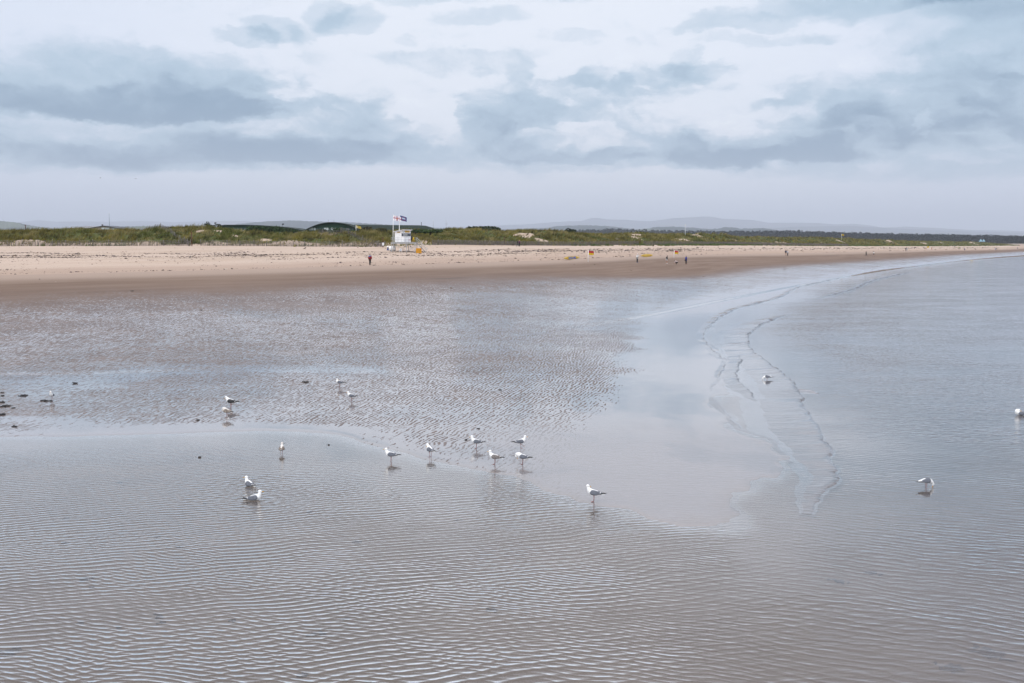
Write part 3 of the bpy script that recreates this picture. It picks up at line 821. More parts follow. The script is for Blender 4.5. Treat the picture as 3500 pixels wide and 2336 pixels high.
hill('hills', [(-400, 745), (-150, 752), (0, 756), (40, 758), (80, 763), (110, 770), (150, 776), (190, 781), (260, 790), (340, 800)], 7500, 1300, M_farm2, 31, 7)
hill('hills', [(360, 790), (405, 779), (440, 775), (480, 776), (520, 774), (600, 775), (680, 781), (760, 792)], 5200, 700, M_farm, 35, 8)

# ---- leaf and needle material shared by bushes and trees: colour comes from each clump
def foliage_mat(name, attr):
    m, nt, out = new_mat(name)
    b = nt.new('ShaderNodeBsdfPrincipled')
    nt.l.new(nt.attr(attr, 'Color'), b.inputs['Base Color'])
    b.inputs['Roughness'].default_value = .75; b.inputs['Specular IOR Level'].default_value = .2
    tl = nt.new('ShaderNodeBsdfTranslucent'); nt.l.new(nt.attr(attr, 'Color'), tl.inputs[0])
    mx = nt.new('ShaderNodeMixShader'); mx.inputs[0].default_value = .25
    nt.l.new(b.outputs[0], mx.inputs[1]); nt.l.new(tl.outputs[0], mx.inputs[2]); nt.l.new(mx.outputs[0], out.inputs[0])
    return m


M_leaf = foliage_mat('leaves', 'tint')
M_bark = mat('bark', (.075, .058, .045), .9, .3, 5.)


def leaf_quads(C, size, tint, squash=1.):
    """one randomly turned leaf-cluster quad at every point"""
    n = len(C)
    a = RNG.normal(size=(n, 3)); a /= np.linalg.norm(a, axis=1)[:, None]
    r = RNG.normal(size=(n, 3)); bvec = np.cross(a, r); bvec /= np.linalg.norm(bvec, axis=1)[:, None]
    s = (size if np.ndim(size) else np.full(n, size))[:, None] * RNG.uniform(.6, 1.3, (n, 1))
    a = a * s; bvec = bvec * s * .7; a[:, 2] *= squash; bvec[:, 2] *= squash
    V = np.stack([C - a, C - bvec * .9 + a * .2, C + a, C + bvec], 1).reshape(-1, 3)
    return V, np.arange(4 * n).reshape(-1, 4), np.repeat(np.c_[tint, np.ones(n)], 4, 0)


def tint_of(n, base, spread=.35, yellow=.15):
    k = RNG.uniform(1 - spread, 1 + spread, n)[:, None]
    t = np.array(base)[None] * k
    t[:, 0] *= 1 + RNG.uniform(-yellow, yellow * 2, n)
    return t


# ---- pine wood far along the coast: one mass
def pine_wood():
    Vs, Fs, Cs, base = [], [], [], 0
    TU = [1880, 2000, 2100, 2300, 2400, 2640, 2700, 2850, 3000, 3200, 3400, 3500, 3700, 4300]
    TV = [795, 788, 787, 791, 793, 793, 791, 796, 800, 803, 806, 808, 811, 815]
    for row in range(6):
        u = 1880.
        while u < 4200:
            u += RNG.uniform(4.2, 7.0)
            d = np.interp(u, [1880, 2600, 3500, 4300], [2900, 2350, 1880, 1700]) + row * 38 + RNG.uniform(-14, 14)
            p = at_depth(u, HZ, d); gz = 5.2
            top = (HZ - np.interp(u, TU, TV)) / FPX * d + CAM_H - gz
            h = top * RNG.uniform(.80, 1.05) * (1 + row * .012)
            n = 60
            t = RNG.uniform(.08, 1, n)
            rad = h * .17 * (1.08 - t) ** .6 * (.75 + .5 * RNG.random(n)) + .3
            an = RNG.uniform(0, 2 * PI, n)
            C = np.c_[p.x + rad * np.cos(an), p.y + rad * np.sin(an), gz + h * t]
            v, f, c = leaf_quads(C, h * .085, tint_of(n, (.010, .018, .016), .45), .7)
            # trunk
            tr = h * .012
            tv = np.array([(p.x - tr, p.y, gz - .5), (p.x + tr, p.y, gz - .5), (p.x + tr * .4, p.y, gz + h * .9), (p.x - tr * .4, p.y, gz + h * .9)])
            v = np.concatenate([v, tv]); f = np.concatenate([f, [[4 * n, 4 * n + 1, 4 * n + 2, 4 * n + 3]]]); c = np.concatenate([c, np.tile((.05, .04, .035, 1), (4, 1))])
            Vs.append(v); Fs.append(f + base); Cs.append(c); base += len(v)
    o = link('pine_wood', np_mesh('pine_wood', np.concatenate(Vs), np.concatenate(Fs), M_leaf, False, None, {'tint': np.concatenate(Cs)}))
    tag(o, 'long dark pine wood on the horizon beyond the dunes', 'wood', kind='stuff')


pine_wood()


# ---- marram grass
def marram():
    XS, YS = [], []
    for (y0, y1, n) in [(120, 420, 380000), (420, 800, 200000), (800, 1300, 90000)]:
        Y = RNG.uniform(y0, y1, n)
        X = RNG.uniform(-.56, .56, n) * Y
        XS.append(X); YS.append(Y)
    X, Y = np.concatenate(XS), np.concatenate(YS)
    s, _, arc = sdf(FOOT, X, Y)
    k = (s < 5.0) & (s > -62)
    X, Y, s, arc = X[k], Y[k], s[k], arc[k]
    q = -s
    sandy = fbm(X / 11, Y / 11, 71, 3)
    veg = sstep(3.5, 11, q + (fbm(X / 8, Y / 8, 72, 2) - .5) * 8 + 5 * sstep(-30, 20, X)) * sstep(.22, .32, sandy + .16 * sstep(24, 60, q))
    for (bx, by, br) in HOLLOWS:
        veg = veg * (1 - .85 * sstep(1.2, .5, np.hypot(X - bx, Y - by) / br + (fbm(X / 3, Y / 3, 73, 2) - .5) * .7))
    clump = fbm(X / 2.6, Y / 2.6, 75, 2)
    p = veg * (.35 + 1.0 * sstep(.38, .6, clump))
    # young green grass along the fence, thin on the left, thick on the right
    fringe = sstep(-6.0, -.3, s) * sstep(2.2, .6, s - 3.0 * sstep(0, 50, X) + 2.2 * (fbm(X / 5, Y / 5, 76, 2) - .5)) * sstep(.42, .6, fbm(X / 4.5, Y / 4.5, 77, 2) + .20 * sstep(0, 60, X) - .02)
    p = np.maximum(p, fringe * (.25 + .6 * sstep(-20, 30, X)))
    sparse = .12 * sstep(0, 3, q)
    k = RNG.random(len(X)) < np.maximum(p, sparse) * np.clip(1.0 - .0 * Y, 0, 1)
    X, Y, s, fr, clump = X[k], Y[k], s[k], fringe[k], clump[k]
    Z = height(X, Y)
    n = len(X); dist = np.hypot(X, Y)
    h = (.42 + .75 * RNG.random(n) ** 1.5) * (.75 + .6 * clump) * np.where(s > -2, .75, 1.)
    lean0 = np.array([.42, -.12])                                           # the wind has combed it to the right
    tn = fbm(X / 8, Y / 8, 78, 3); tn2 = fbm(X / 2.2, Y / 2.2, 79, 2)
    c_ol, c_gr, c_st, c_dk, c_ye = [np.array(c) for c in ((.165, .142, .034), (.105, .124, .026), (.33, .27, .12), (.034, .032, .011), (.25, .20, .02))]
    w1 = (sstep(.48, .68, tn) * .85)[:, None]; w2 = sstep(.55, .72, tn2)[:, None]; w3 = sstep(.42, .28, tn2)[:, None]
    col = c_ol * (1 - w1) + c_gr * w1
    col = col * (1 - .6 * w2) + c_st * .6 * w2
    col = col * (1 - .7 * w3) + c_dk * .7 * w3
    yl = (sstep(.62, .7, fbm(X / 6, Y / 6, 82, 2)) * (RNG.random(n) < .5))[:, None]
    col = col * (1 - .6 * yl) + c_ye * .6 * yl
    g = (fr * (s > -3))[:, None]
    col = col * (1 - .8 * g) + np.array((.050, .105, .028)) * .8 * g
    col = col * RNG.uniform(.62, 1.3, (n, 1))
    nb = 7
    wd = np.clip(dist * .00019, .03, .2)
    V = np.zeros((n, nb, 3, 3)); 
    for b in range(nb):
        an = RNG.uniform(0, 2 * PI, n); sp = RNG.uniform(.05, .5, n); hb = h * RNG.uniform(.6, 1.1, n)
        ox, oy = RNG.normal(0, .12, n), RNG.normal(0, .12, n)
        wx, wy = np.cos(an + 1.57) * wd, np.sin(an + 1.57) * wd
        V[:, b, 0] = np.c_[X + ox - wx, Y + oy - wy, Z - .06]
        V[:, b, 1] = np.c_[X + ox + wx, Y + oy + wy, Z - .06]
        V[:, b, 2] = np.c_[X + ox + (np.cos(an) * sp + lean0[0]) * hb, Y + oy + (np.sin(an) * sp + lean0[1]) * hb, Z + hb * .9]
    C = np.repeat(np.c_[col, np.ones(n)], nb * 3, 0).reshape(n, nb, 3, 4).copy()
    C[:, :, 2, :3] *= 1.25
    V = V.reshape(-1, 3)
    o = link('marram_grass', np_mesh('marram_grass', V, np.arange(len(V)).reshape(-1, 3), M_leaf, False, None, {'tint': C.reshape(-1, 4)}))
    tag(o, 'coarse olive marram grass covering the dunes', 'grass', kind='stuff')


marram()


# ---- dried weed and shell litter left by the tides
def wrack():
    n = 1700000
    Y = np.concatenate([RNG.uniform(90, 330, n), RNG.uniform(330, 900, n // 2)]); X = RNG.uniform(-.55, .55, len(Y)) * Y
    s, _, arc = sdf(FOOT, X, Y); c, _, arcc = sdf(LEDGE, X, Y)
    k = (s > 0) & (c < 30); X, Y, s, c, arcc = X[k], Y[k], s[k], c[k], arcc[k]
    t = s / (s + np.maximum(-c, 0) + 1e-6)
    wob = (fbm(arcc / 34, arcc * 0, 91, 3) - .5) * .10 + (fbm(arcc / 7, arcc * 0, 95, 2) - .5) * .02
    p = np.zeros(len(X))
    for (t0, wd, st) in [(.40, .010, .95), (.46, .02, .30), (.52, .025, .55), (.555, .010, .6), (.60, .012, .9), (.645, .03, .26), (.70, .012, .34), (.90, .03, .07), (.985, .010, .22)]:
        gap = sstep(.36, .56, fbm(arcc / 16 + t0 * 40, arcc * 0 + t0 * 9, 92, 3))
        p += st * np.exp(-((t - t0 - wob * (1 if t0 < .9 else .1)) / wd) ** 2) * gap
    p += .022 * sstep(.33, .42, t) * sstep(.82, .70, t) + .003
    p *= np.where(c > 0, .1 * (c > 2) * sstep(.62, .7, fbm(arcc / 30, c / 5, 96, 2)), 1)
    k = RNG.random(len(X)) < p * .55
    X, Y, t, c = X[k], Y[k], t[k], c[k]
    Z = height(X, Y); n = len(X)
    L = RNG.uniform(.045, .15, n) * (1 + 1.6 * (RNG.random(n) < .12)) * np.clip(np.hypot(X, Y) / 200, .8, 2.2); an = RNG.normal(.7, .8, n); wd = L * RNG.uniform(.3, .7, n); hh = L * RNG.uniform(.18, .5, n)
    ca, sa = np.cos(an), np.sin(an)
    def P(a, b, z): return np.c_[X + ca * a - sa * b, Y + sa * a + ca * b, Z + z]
    V = np.stack([P(-L, 0 * L, -.01), P(-.2 * L, -wd, -.01), P(L, .2 * wd, -.01), P(.1 * L, wd, -.01), P(-.3 * L, -.1 * wd, hh), P(.4 * L, .1 * wd, hh * .7)], 1)
    T = np.array([(0, 1, 4), (1, 5, 4), (1, 2, 5), (2, 3, 5), (3, 4, 5), (3, 0, 4)])
    Fq = (np.arange(n)[:, None, None] * 6 + T[None]).reshape(-1, 3)
    dk = np.array((.040, .030, .026)); br = np.array((.115, .075, .045)); gr = np.array((.16, .13, .10)); pl = np.array((.45, .38, .31)); pu = np.array((.075, .05, .06))
    ch = RNG.random(n)[:, None]
    col = np.where(ch < .48, dk, np.where(ch < .68, br, np.where(ch < .82, pu, np.where(ch < .94, gr, pl)))) * RNG.uniform(.7, 1.3, (n, 1))
    o = link('tide_wrack', np_mesh('tide_wrack', V.reshape(-1, 3), Fq, M_leaf, False, None, {'tint': np.repeat(np.c_[col, np.ones(n)], 6, 0)}))
    tag(o, 'dark lines of dried seaweed and litter along the dry sand', 'seaweed', kind='stuff')


wrack()


# ---- bushes and trees one can tell apart
def bush(name, label, cat, u, v, d, wid, hgt, base, z=None, n=900, trunk=.25, group=None, lumps=7, seed=0, size=None):
    p = at_depth(u, v, d)
    gz = ground_z(p.x, p.y) if z is None else z
    t = thing(name, label, cat, (p.x, p.y, gz), 0, group)
    rg = np.random.default_rng(seed + int(u))
    L = [(rg.uniform(-.36, .36) * wid, rg.uniform(-.25, .25) * wid, hgt * rg.uniform(trunk + .18, .74), rg.uniform(.20, .34)) for _ in range(lumps)]
    C, T = [], []
    for (a, b, c, r) in L:
        m = n // lumps
        dv = rg.normal(size=(m, 3)); dv /= np.linalg.norm(dv, axis=1)[:, None]
        rr_ = rg.uniform(.55, 1.08, (m, 1)) ** .6
        q = np.array([a, b, c]) + dv * rr_ * np.array([r * wid, r * wid, r * hgt * .95])
        C.append(q)
        T.append(np.array(base)[None] * (rg.uniform(.6, 1.4, (m, 1))) * rg.uniform(.8, 1.25))
    C = np.concatenate(C); T = np.concatenate(T)
    C[:, 2] = np.maximum(C[:, 2], .1)
    vv, ff, cc = leaf_quads(C, size or wid * .045 + .05, T)
    link('crown', np_mesh('crown', vv, ff, M_leaf, False, None, {'tint': cc}), t)
    mb = MB()
    mb.tube([(0, 0, -.3), (.02 * wid, 0, hgt * trunk), (.0, 0, hgt * .6)], [wid * .035 + .03, wid * .028 + .02, .02], 0, 7)
    for (a, b, c, r) in L[:4]:
        mb.tube([(0, 0, hgt * trunk * .8), (a * .6, b * .6, c * .75), (a, b, c)], [wid * .02 + .015, wid * .014 + .01, .01], 0, 5)
    mb.build('trunk', M_bark, t)
    return t


bush('round_tree', 'round dark tree rising alone behind the dunes before the pine wood', 'tree', 1952, 801, 420, 4.2, 3.4, (.022, .036, .018), z=10.3, n=1500)
bush('bush', 'dark low thicket on the dune ridge right of the tall grassy hump', 'bush', 1648, 795, 330, 9.5, 2.4, (.028, .040, .018), z=10.6, n=1600, lumps=10)
bush('bush', 'dark thicket just beyond the right end of the green building', 'bush', 1505, 788, 420, 4.6, 2.2, (.026, .036, .022), z=11.2, n=900)
for (u, v, w_, h_, lab) in [(711, 773, 1.8, 1.6, 'leftmost of three dark bushes on the crest beside the long green roof'), (727, 774, 1.0, 1.1, 'smallest of three dark bushes on the crest beside the long green roof'), (747, 775, 1.9, 1.3, 'dark bush on the crest nearest the left end of the long green roof')]:
    bush('bush', lab, 'bush', u, v + 6, 245, w_, h_ + .6, (.020, .032, .014), n=500, group='bushes on the crest', lumps=5)
for (u, v, w_, h_, c, lab) in [(880, 790, 6.0, 2.3, (.030, .055, .020), 'green thicket at the left of the hedge in front of the long green roof'), (935, 790, 5.6, 2.1, (.034, .060, .022), 'green thicket in the middle of the hedge in front of the long green roof'), (985, 792, 4.0, 1.6, (.038, .060, .024), 'green thicket at the right of the hedge beside the blue car')]:
    bush('hedge_bush', lab, 'bush', u, v, 262, w_, h_, c, z=9.9, n=900, group='bushes of the hedge before the green roof', lumps=8)
for (u, v, w_, h_, c, lab) in [(1095, 792, 3.6, 1.2, (.05, .062, .022), 'low olive bush in front of the green building gable'), (1150, 792, 3.2, 1.5, (.042, .066, .022), 'green bush in front of the gable windows of the green building'), (1255, 786, 2.6, 2.2, (.050, .048, .022), 'tall brownish tussock bush left of the lifeguard hut'), (1300, 790, 3.4, 1.6, (.065, .066, .030), 'olive bush between the tussock and the hut'), (1470, 790, 6.5, 1.2, (.045, .075, .024), 'bright green bank of bushes right of the hut roof'), (1420, 790, 4.5, 1.2, (.042, .07, .024), 'green bush directly behind the hut')]:
    bush('bush', lab, 'bush', u, v, 262, w_, h_, c, z=10.0, n=800, group=None, lumps=8)
bush('bush', 'squat dark bush on the skyline left of the white building', 'bush', 150, 792, 300, 3.0, 1.2, (.026, .032, .018), z=9.9, n=500)
# ================================================================== buildings, fences, hut, flags
WHITE = mat('white_paint', (.87, .87, .86), .5, .05, 2.)
GREY = mat('galvanised_steel', (.42, .43, .44), .5, .12, 9., metal=.35)
YEL = mat('yellow_board', (.56, .25, .004), .5, .06, 3.)
SIGNY = mat('sign_yellow', (.58, .34, .012), .5, .05, 3.)
BLACK = mat('black', (.018, .018, .02), .6, .2, 8.)
RED = mat('red', (.40, .006, .010), .6, .08, 4.)
YFLAG = mat('flag_yellow', (.56, .37, .003), .6, .06, 4.)
NAVY = mat('navy_blue', (.030, .060, .19), .65, .12, 6.)
RUST = mat('rusty_iron', (.13, .045, .028), .85, .3, 9.)
PALE = mat('weathered_paling', (.165, .142, .125), .9, .25, 3.)
POSTW = mat('weathered_post', (.20, .178, .16), .9, .22, 3.)
CLAD = mat('dark_green_cladding', (.012, .055, .022), .55, .12, .5)
ROOFG = mat('dark_green_roof', (.024, .036, .029), .85, .12, .3, spec=.08)
FASC = mat('roof_edge', (.055, .075, .066), .5, .1, 1.)
GLASS = mat('window_glass', (.10, .13, .14), .12, .2, .6, spec=.6)
PANE = mat('bright_window', (.62, .68, .68), .2, .1, .8)
BEIGE = mat('beige_render', (.50, .40, .30), .8, .1, .4)
SLATE = mat('grey_slate', (.22, .22, .23), .7, .12, .8)
BLUE = mat('bright_blue', (.008, .10, .42), .5, .08, 4.)
BOARD = mat('rescue_board_yellow', (.56, .35, .002), .5, .05, 3., spec=.15)


def gpos(u, v, d):
    p = at_depth(u, v, d); return Vector((p.x, p.y, ground_z(p.x, p.y)))


# ---- chestnut paling fences
def path_pts(pts, step, jit=.0):
    P = smooth([tuple(at_depth(*p))[:2] for p in pts], 8)
    L = np.concatenate([[0], np.cumsum(np.hypot(*np.diff(P, axis=0).T))])
    s = np.arange(0, L[-1], step); s = s + RNG.normal(0, jit, len(s)) * step
    return np.interp(s, L, P[:, 0]), np.interp(s, L, P[:, 1]), s


def fence(label, pts, h=1.12, step=.10, post_step=2.7, wd=.062, lean=.05, missing=.02, post_h=1.25, wonk=0.):
    x, y, s = path_pts(pts, step, .2)
    z = height(x, y)
    t = thing('paling_fence', label, 'fence', (float(x[0]), float(y[0]), float(z[0])))
    o = Vector(t.location)
    ddx, ddy = np.gradient(x), np.gradient(y); rz = np.arctan2(ddy, ddx)
    n = len(x)
    k = RNG.random(n) > missing
    x, y, z, rz, s = x[k], y[k], z[k], rz[k], s[k]; n = len(x)
    hh = h * RNG.uniform(.88, 1.06, n) + wonk * (fbm(s / 5, s * 0, 97, 2) - .5)
    tl = RNG.normal(0, lean, n) + wonk * .6 * (fbm(s / 3, s * 0, 98, 2) - .5)
    cx, sy = np.cos(rz), np.sin(rz)
    V = np.zeros((n, 8, 3)); w_ = wd * RNG.uniform(.7, 1.25, n); th = .012
    for i, (a, b, c) in enumerate([(-1, -1, 0), (1, -1, 0), (1, 1, 0), (-1, 1, 0), (-.5, -1, 1), (.5, -1, 1), (.5, 1, 1), (-.5, 1, 1)]):
        dx = a * w_ / 2 + c * tl * hh; dy = b * th
        V[:, i] = np.c_[x + cx * dx - sy * dy - o.x, y + sy * dx + cx * dy - o.y, z - .08 * (1 - c) + hh * c - o.z]
    T = np.array([(3, 2, 1, 0), (4, 5, 6, 7), (0, 1, 5, 4), (1, 2, 6, 5), (2, 3, 7, 6), (3, 0, 4, 7)])
    link('paling', np_mesh('paling', V.reshape(-1, 3), (np.arange(n)[:, None, None] * 8 + T[None]).reshape(-1, 4), PALE, False), t)
    wb = MB()
    for wz in (.28, .62, .95):
        idx = range(0, n, 6)
        wb.tube([(x[i] - o.x, y[i] - o.y, z[i] + hh[i] * wz - o.z) for i in idx], .008, 0, 4)
    wb.build('wire', GREY, t)
    px, py, _ = path_pts(pts, post_step, .06)
    pz = height(px, py)
    pm = None
    for i in range(min(len(px), 100)):
        if pm is None:
            mb = MB(); mb.tube([(0, 0, -.4), (0, 0, post_h * .5), (.01, 0, post_h)], [.062, .058, .052], 0, 8); mb.ball((.01, 0, post_h), (.05, .05, .02), 0, 8, 4)
            pm = mb.mesh('post', POSTW)
        q = link('post', pm, t, (px[i] - o.x, py[i] - o.y, pz[i] - o.z)); q.rotation_euler = (RNG.normal(0, .04), RNG.normal(0, .04), RNG.uniform(0, 6)); q.scale = (1, 1, RNG.uniform(.9, 1.14))
    return t


fence('grey paling fence at the dune foot, from the left edge to the tall rusty post', [(-420, 842, 172), (-200, 842, 187), (0, 842, 199), (350, 841, 205), (646, 840, 210)])
fence('grey paling fence at the dune foot between the rusty post and the lifeguard hut', [(686, 841, 211), (1000, 842, 216), (1180, 843, 219), (1312, 843, 223)])
fence('dense grey paling fence right of the hut, ending level with the red and yellow flags', [(1478, 838, 243), (1600, 836, 258), (1800, 839, 286), (2000, 838.6, 305), (2183, 838, 330)], step=.11, wd=.075, post_step=2.6, h=1.25)
fence('far end of the paling fence, running past the flags into the distance', [(2200, 838, 331), (2300, 837, 346), (2600, 838.5, 436), (2800, 840.5, 512), (2900, 840.5, 562)], step=.17, wd=.12, post_step=4.2, h=1.3)
fence('ragged paling fence climbing the dune left of the tall rusty post', [(651, 838, 212), (640, 824, 215), (612, 812, 219), (575, 803, 224), (540, 799, 228), (490, 796, 232), (430, 795, 236)], h=1.0, lean=.12, wonk=.5, step=.19, wd=.05)
fence('broken leaning paling fence climbing the dune below the green building', [(1318, 842, 226), (1280, 832, 229), (1230, 824, 232), (1180, 817, 236), (1130, 809, 240), (1085, 802, 245)], h=1.05, lean=.2, wonk=.6, missing=.08, step=.15, wd=.05)


# ---- rusty marker posts
def marker(u, v, d, h, label):
    p = gpos(u, v, d)
    t = thing('marker_post', label, 'post', p, 0, 'rusty marker posts along the dune foot')
    mb = MB(); mb.tube([(0, 0, -.5), (0, 0, h * .6), (.02, 0, h)], [.085, .08, .08], 0, 8); mb.build('shaft', RUST, t)
    mb = MB(); mb.box((-.08, 0, h + .04), (.36, .16, .09)); mb.build('cap', RUST, t)


marker(88, 790, 222, 1.6, 'short rusty post on the crest at the far left')
marker(656, 841, 208, 2.9, 'tall rusty post at the gap between two paling fences')
marker(1309, 843, 221, 2.1, 'rusty post carrying a white notice left of the lifeguard hut')
marker(1725, 836, 281, 2.2, 'rusty post at the fence left of the strolling couple')
marker(2187, 838, 329, 2.0, 'rusty post at the fence above the yellow rescue board')
marker(2485, 838, 398, 2.0, 'rusty post furthest along the fence to the right')
p = gpos(1310, 845, 219)
nb = MB(); nb.box((0, -.12, 0), (.42, .03, .62)); nb.box((0, -.14, 0), (.36, .012, .55), 1)
o = nb.build('notice', [WHITE, mat('notice_paper', (.74, .75, .78), .7, .06, 6.)], None, (p.x, p.y, p.z + .85)); tag(o, 'white notice fixed low on the rusty post beside the hut', 'sign')


# ---- buildings behind the dunes
def arch(n, w_, rise):
    return [(-w_ / 2 + w_ * i / n, rise * (1 - (2 * i / n - 1) ** 2)) for i in range(n + 1)]


def window(parent, c, w_, h_, rz=0., pane=GLASS, bars=1):
    f = MB(); f.box((0, 0, 0), (w_ + .12, .08, h_ + .12))
    fo = f.build('window', WHITE if pane is PANE else CLAD, parent, c, rz)
    g = MB(); g.box((0, -.05, 0), (w_, .03, h_))
    if bars: g.box((0, -.07, 0), (w_, .02, .05), 1)
    g.build('pane', [pane, CLAD], fo)


def clubhouse():
    d = 330.
    c = at_depth(1138, 790, d); gz = 8.2
    t = thing('green_clubhouse', 'long dark green building with an arched gable and windows, behind the hut', 'building', (c.x, c.y, gz))
    sc = d / FPX
    W = 172 * sc; eave, rise = (HZ - 788) * sc + CAM_H - gz, 24 * sc
    A = arch(18, W, rise)
    mb = MB(); rings = []
    gable = [(-W / 2, 0)] + [(x, eave + z) for x, z in A] + [(W / 2, 0)]
    mb.loft([[(x, y, z) for x, z in gable] for y in (0, 14.)], 0, True, False)
    mb.build('wall', CLAD, t)
    rf = MB(); top = [(x * 1.035, eave + z + .30) for x, z in A]; bot = [(x * 1.035, eave + z - .02) for x, z in A][::-1]
    rf.loft([[(x, y, z) for x, z in top + bot] for y in (-.9, 15.)], 0, True, False)
    ro = rf.build('roof', ROOFG, t)
    fa = MB(); ed = [(x * 1.04, eave + z + .33) for x, z in A]; ed2 = [(x * 1.04, eave + z + .14) for x, z in A][::-1]
    fa.loft([[(x, y, z) for x, z in ed + ed2] for y in (-1.02, -.9)], 0, True, False); fa.build('fascia', FASC, ro)
    for u, pane in [(1060, PANE), (1067, PANE), (1076, PANE), (1085, GLASS), (1094, GLASS), (1103, GLASS), (1111, PANE), (1119, PANE), (1127, GLASS), (1135, PANE), (1144, PANE), (1154, GLASS), (1164, GLASS), (1174, GLASS), (1184, GLASS), (1194, GLASS), (1205, GLASS)]:
        window(t, ((u - 1138) * sc, -.03, (HZ - 785) * sc + CAM_H - gz + .1), 5.2 * sc, 6.5 * sc, 0, pane)
    # long wing to the right
    x0, x1 = (1196 - 1138) * sc, (1480 - 1138) * sc
    ev = (HZ - 787.5) * sc + CAM_H - gz
    mb = MB(); mb.box(((x0 + x1) / 2 - .4, 8, ev / 2), (x1 - x0 - 1.6, 12, ev)); mb.build('wall', mat('green_wing_wall', (.020, .060, .040), .6, .12, .5), t)
    rr_ = MB(); rings = []
    for i in range(15):
        f = i / 14; x = x0 + (x1 - x0 + .5) * f
        k = 1 - max(0, (f - .80) / .20) ** 2 * .93
        hgt = ((HZ - 767 - 3 * f) * sc + CAM_H - gz - ev) * k
        yy = 1.2 + 5 * (1 - k)
        prof = [(yy, ev - .25), (yy, ev + .02)] + [(yy + (11 - yy) * q, ev + hgt * math.sin(q * PI / 2) ** .9) for q in (.12, .3, .5, .75, 1.)] + [(16 - 3 * (1 - k), ev)]
        rings.append([(x, a, b) for a, b in prof])
    rr_.loft(rings, 0, True, False); wr = rr_.build('roof', ROOFG, t)
    fa = MB(); fa.box(((x0 + x1) / 2 - 2.5, 1.1, ev - .1), (x1 - x0 - 6, .12, .22)); fa.build('fascia', FASC, wr)
    for u, pane in [(1232, PANE), (1237, PANE), (1255, PANE), (1272, GLASS), (1290, GLASS), (1312, GLASS), (1333, GLASS), (1438, GLASS)]:
        window(t, ((u - 1138) * sc, 1.93, (HZ - 792) * sc + CAM_H - gz), 3.8 * sc, 5 * sc, 0, pane, 0)
    ch = MB(); ch.tube([(0, 0, -.4), (0, 0, .9)], .09, 0, 8); ch.box((0, 0, .95), (.3, .3, .12)); ch.build('flue', mat('flue', (.10, .09, .09), .7), wr, ((1431 - 1138) * sc, 8., (HZ - 770) * sc + CAM_H - gz))
    for u in (1112, 1131):
        an = MB(); an.tube([(0, 0, 0), (0, 0, .95)], .035, 0, 6); an.box((0, 0, .9), (.3, .05, .06)); an.build('aerial', GREY, ro, ((u - 1138) * sc, 6, eave + rise + .2))


clubhouse()


def long_roof():
    d = 385.; sc = d / FPX; c = at_depth(900, 786, d); gz = 8.2
    t = thing('green_hall', 'low hall with a long curved dark green roof left of the clubhouse', 'building', (c.x, c.y, gz))
    pts = [(752, 772), (770, 769.5), (850, 769.8), (900, 771.5), (950, 774.5), (1000, 780), (1040, 788)]
    up = [((u - 900) * sc, (HZ - v) * sc + CAM_H - gz) for u, v in pts]
    lo = [((u - 900) * sc, max(.3, (HZ - v) * sc + CAM_H - gz - .5)) for u, v in pts][::-1]
    mb = MB(); mb.loft([[(x, y, z) for x, z in up + lo] for y in (0, 18)], 0, True, False); r = mb.build('roof', ROOFG, t)
    fa = MB(); e1 = [(x * 1.002, z + .05) for x, z in up[3:]]; e2 = [(x * 1.002, z - .12) for x, z in up[3:]][::-1]
    fa.loft([[(x, y, z) for x, z in e1 + e2] for y in (-.14, 0)], 0, True, False); fa.build('fascia', mat('pale_roof_edge', (.24, .27, .27), .5), r)
    wb = MB(); x0, x1 = up[0][0] + .3, up[-2][0]
    wb.loft([[(x0, y, 0), (x0, y, up[0][1] - .4), ((850 - 900) * sc, y, up[2][1] - .45), (x1, y, up[-2][1] - .4), (x1, y, 0)] for y in (.6, 17)], 0, True, False)
    wb.build('wall', CLAD, t)
    for u in (800, 812, 824, 836): window(t, ((u - 900) * sc, .55, (HZ - 783) * sc + CAM_H - gz), 7 * sc, 5 * sc, 0, GLASS, 0)


long_roof()


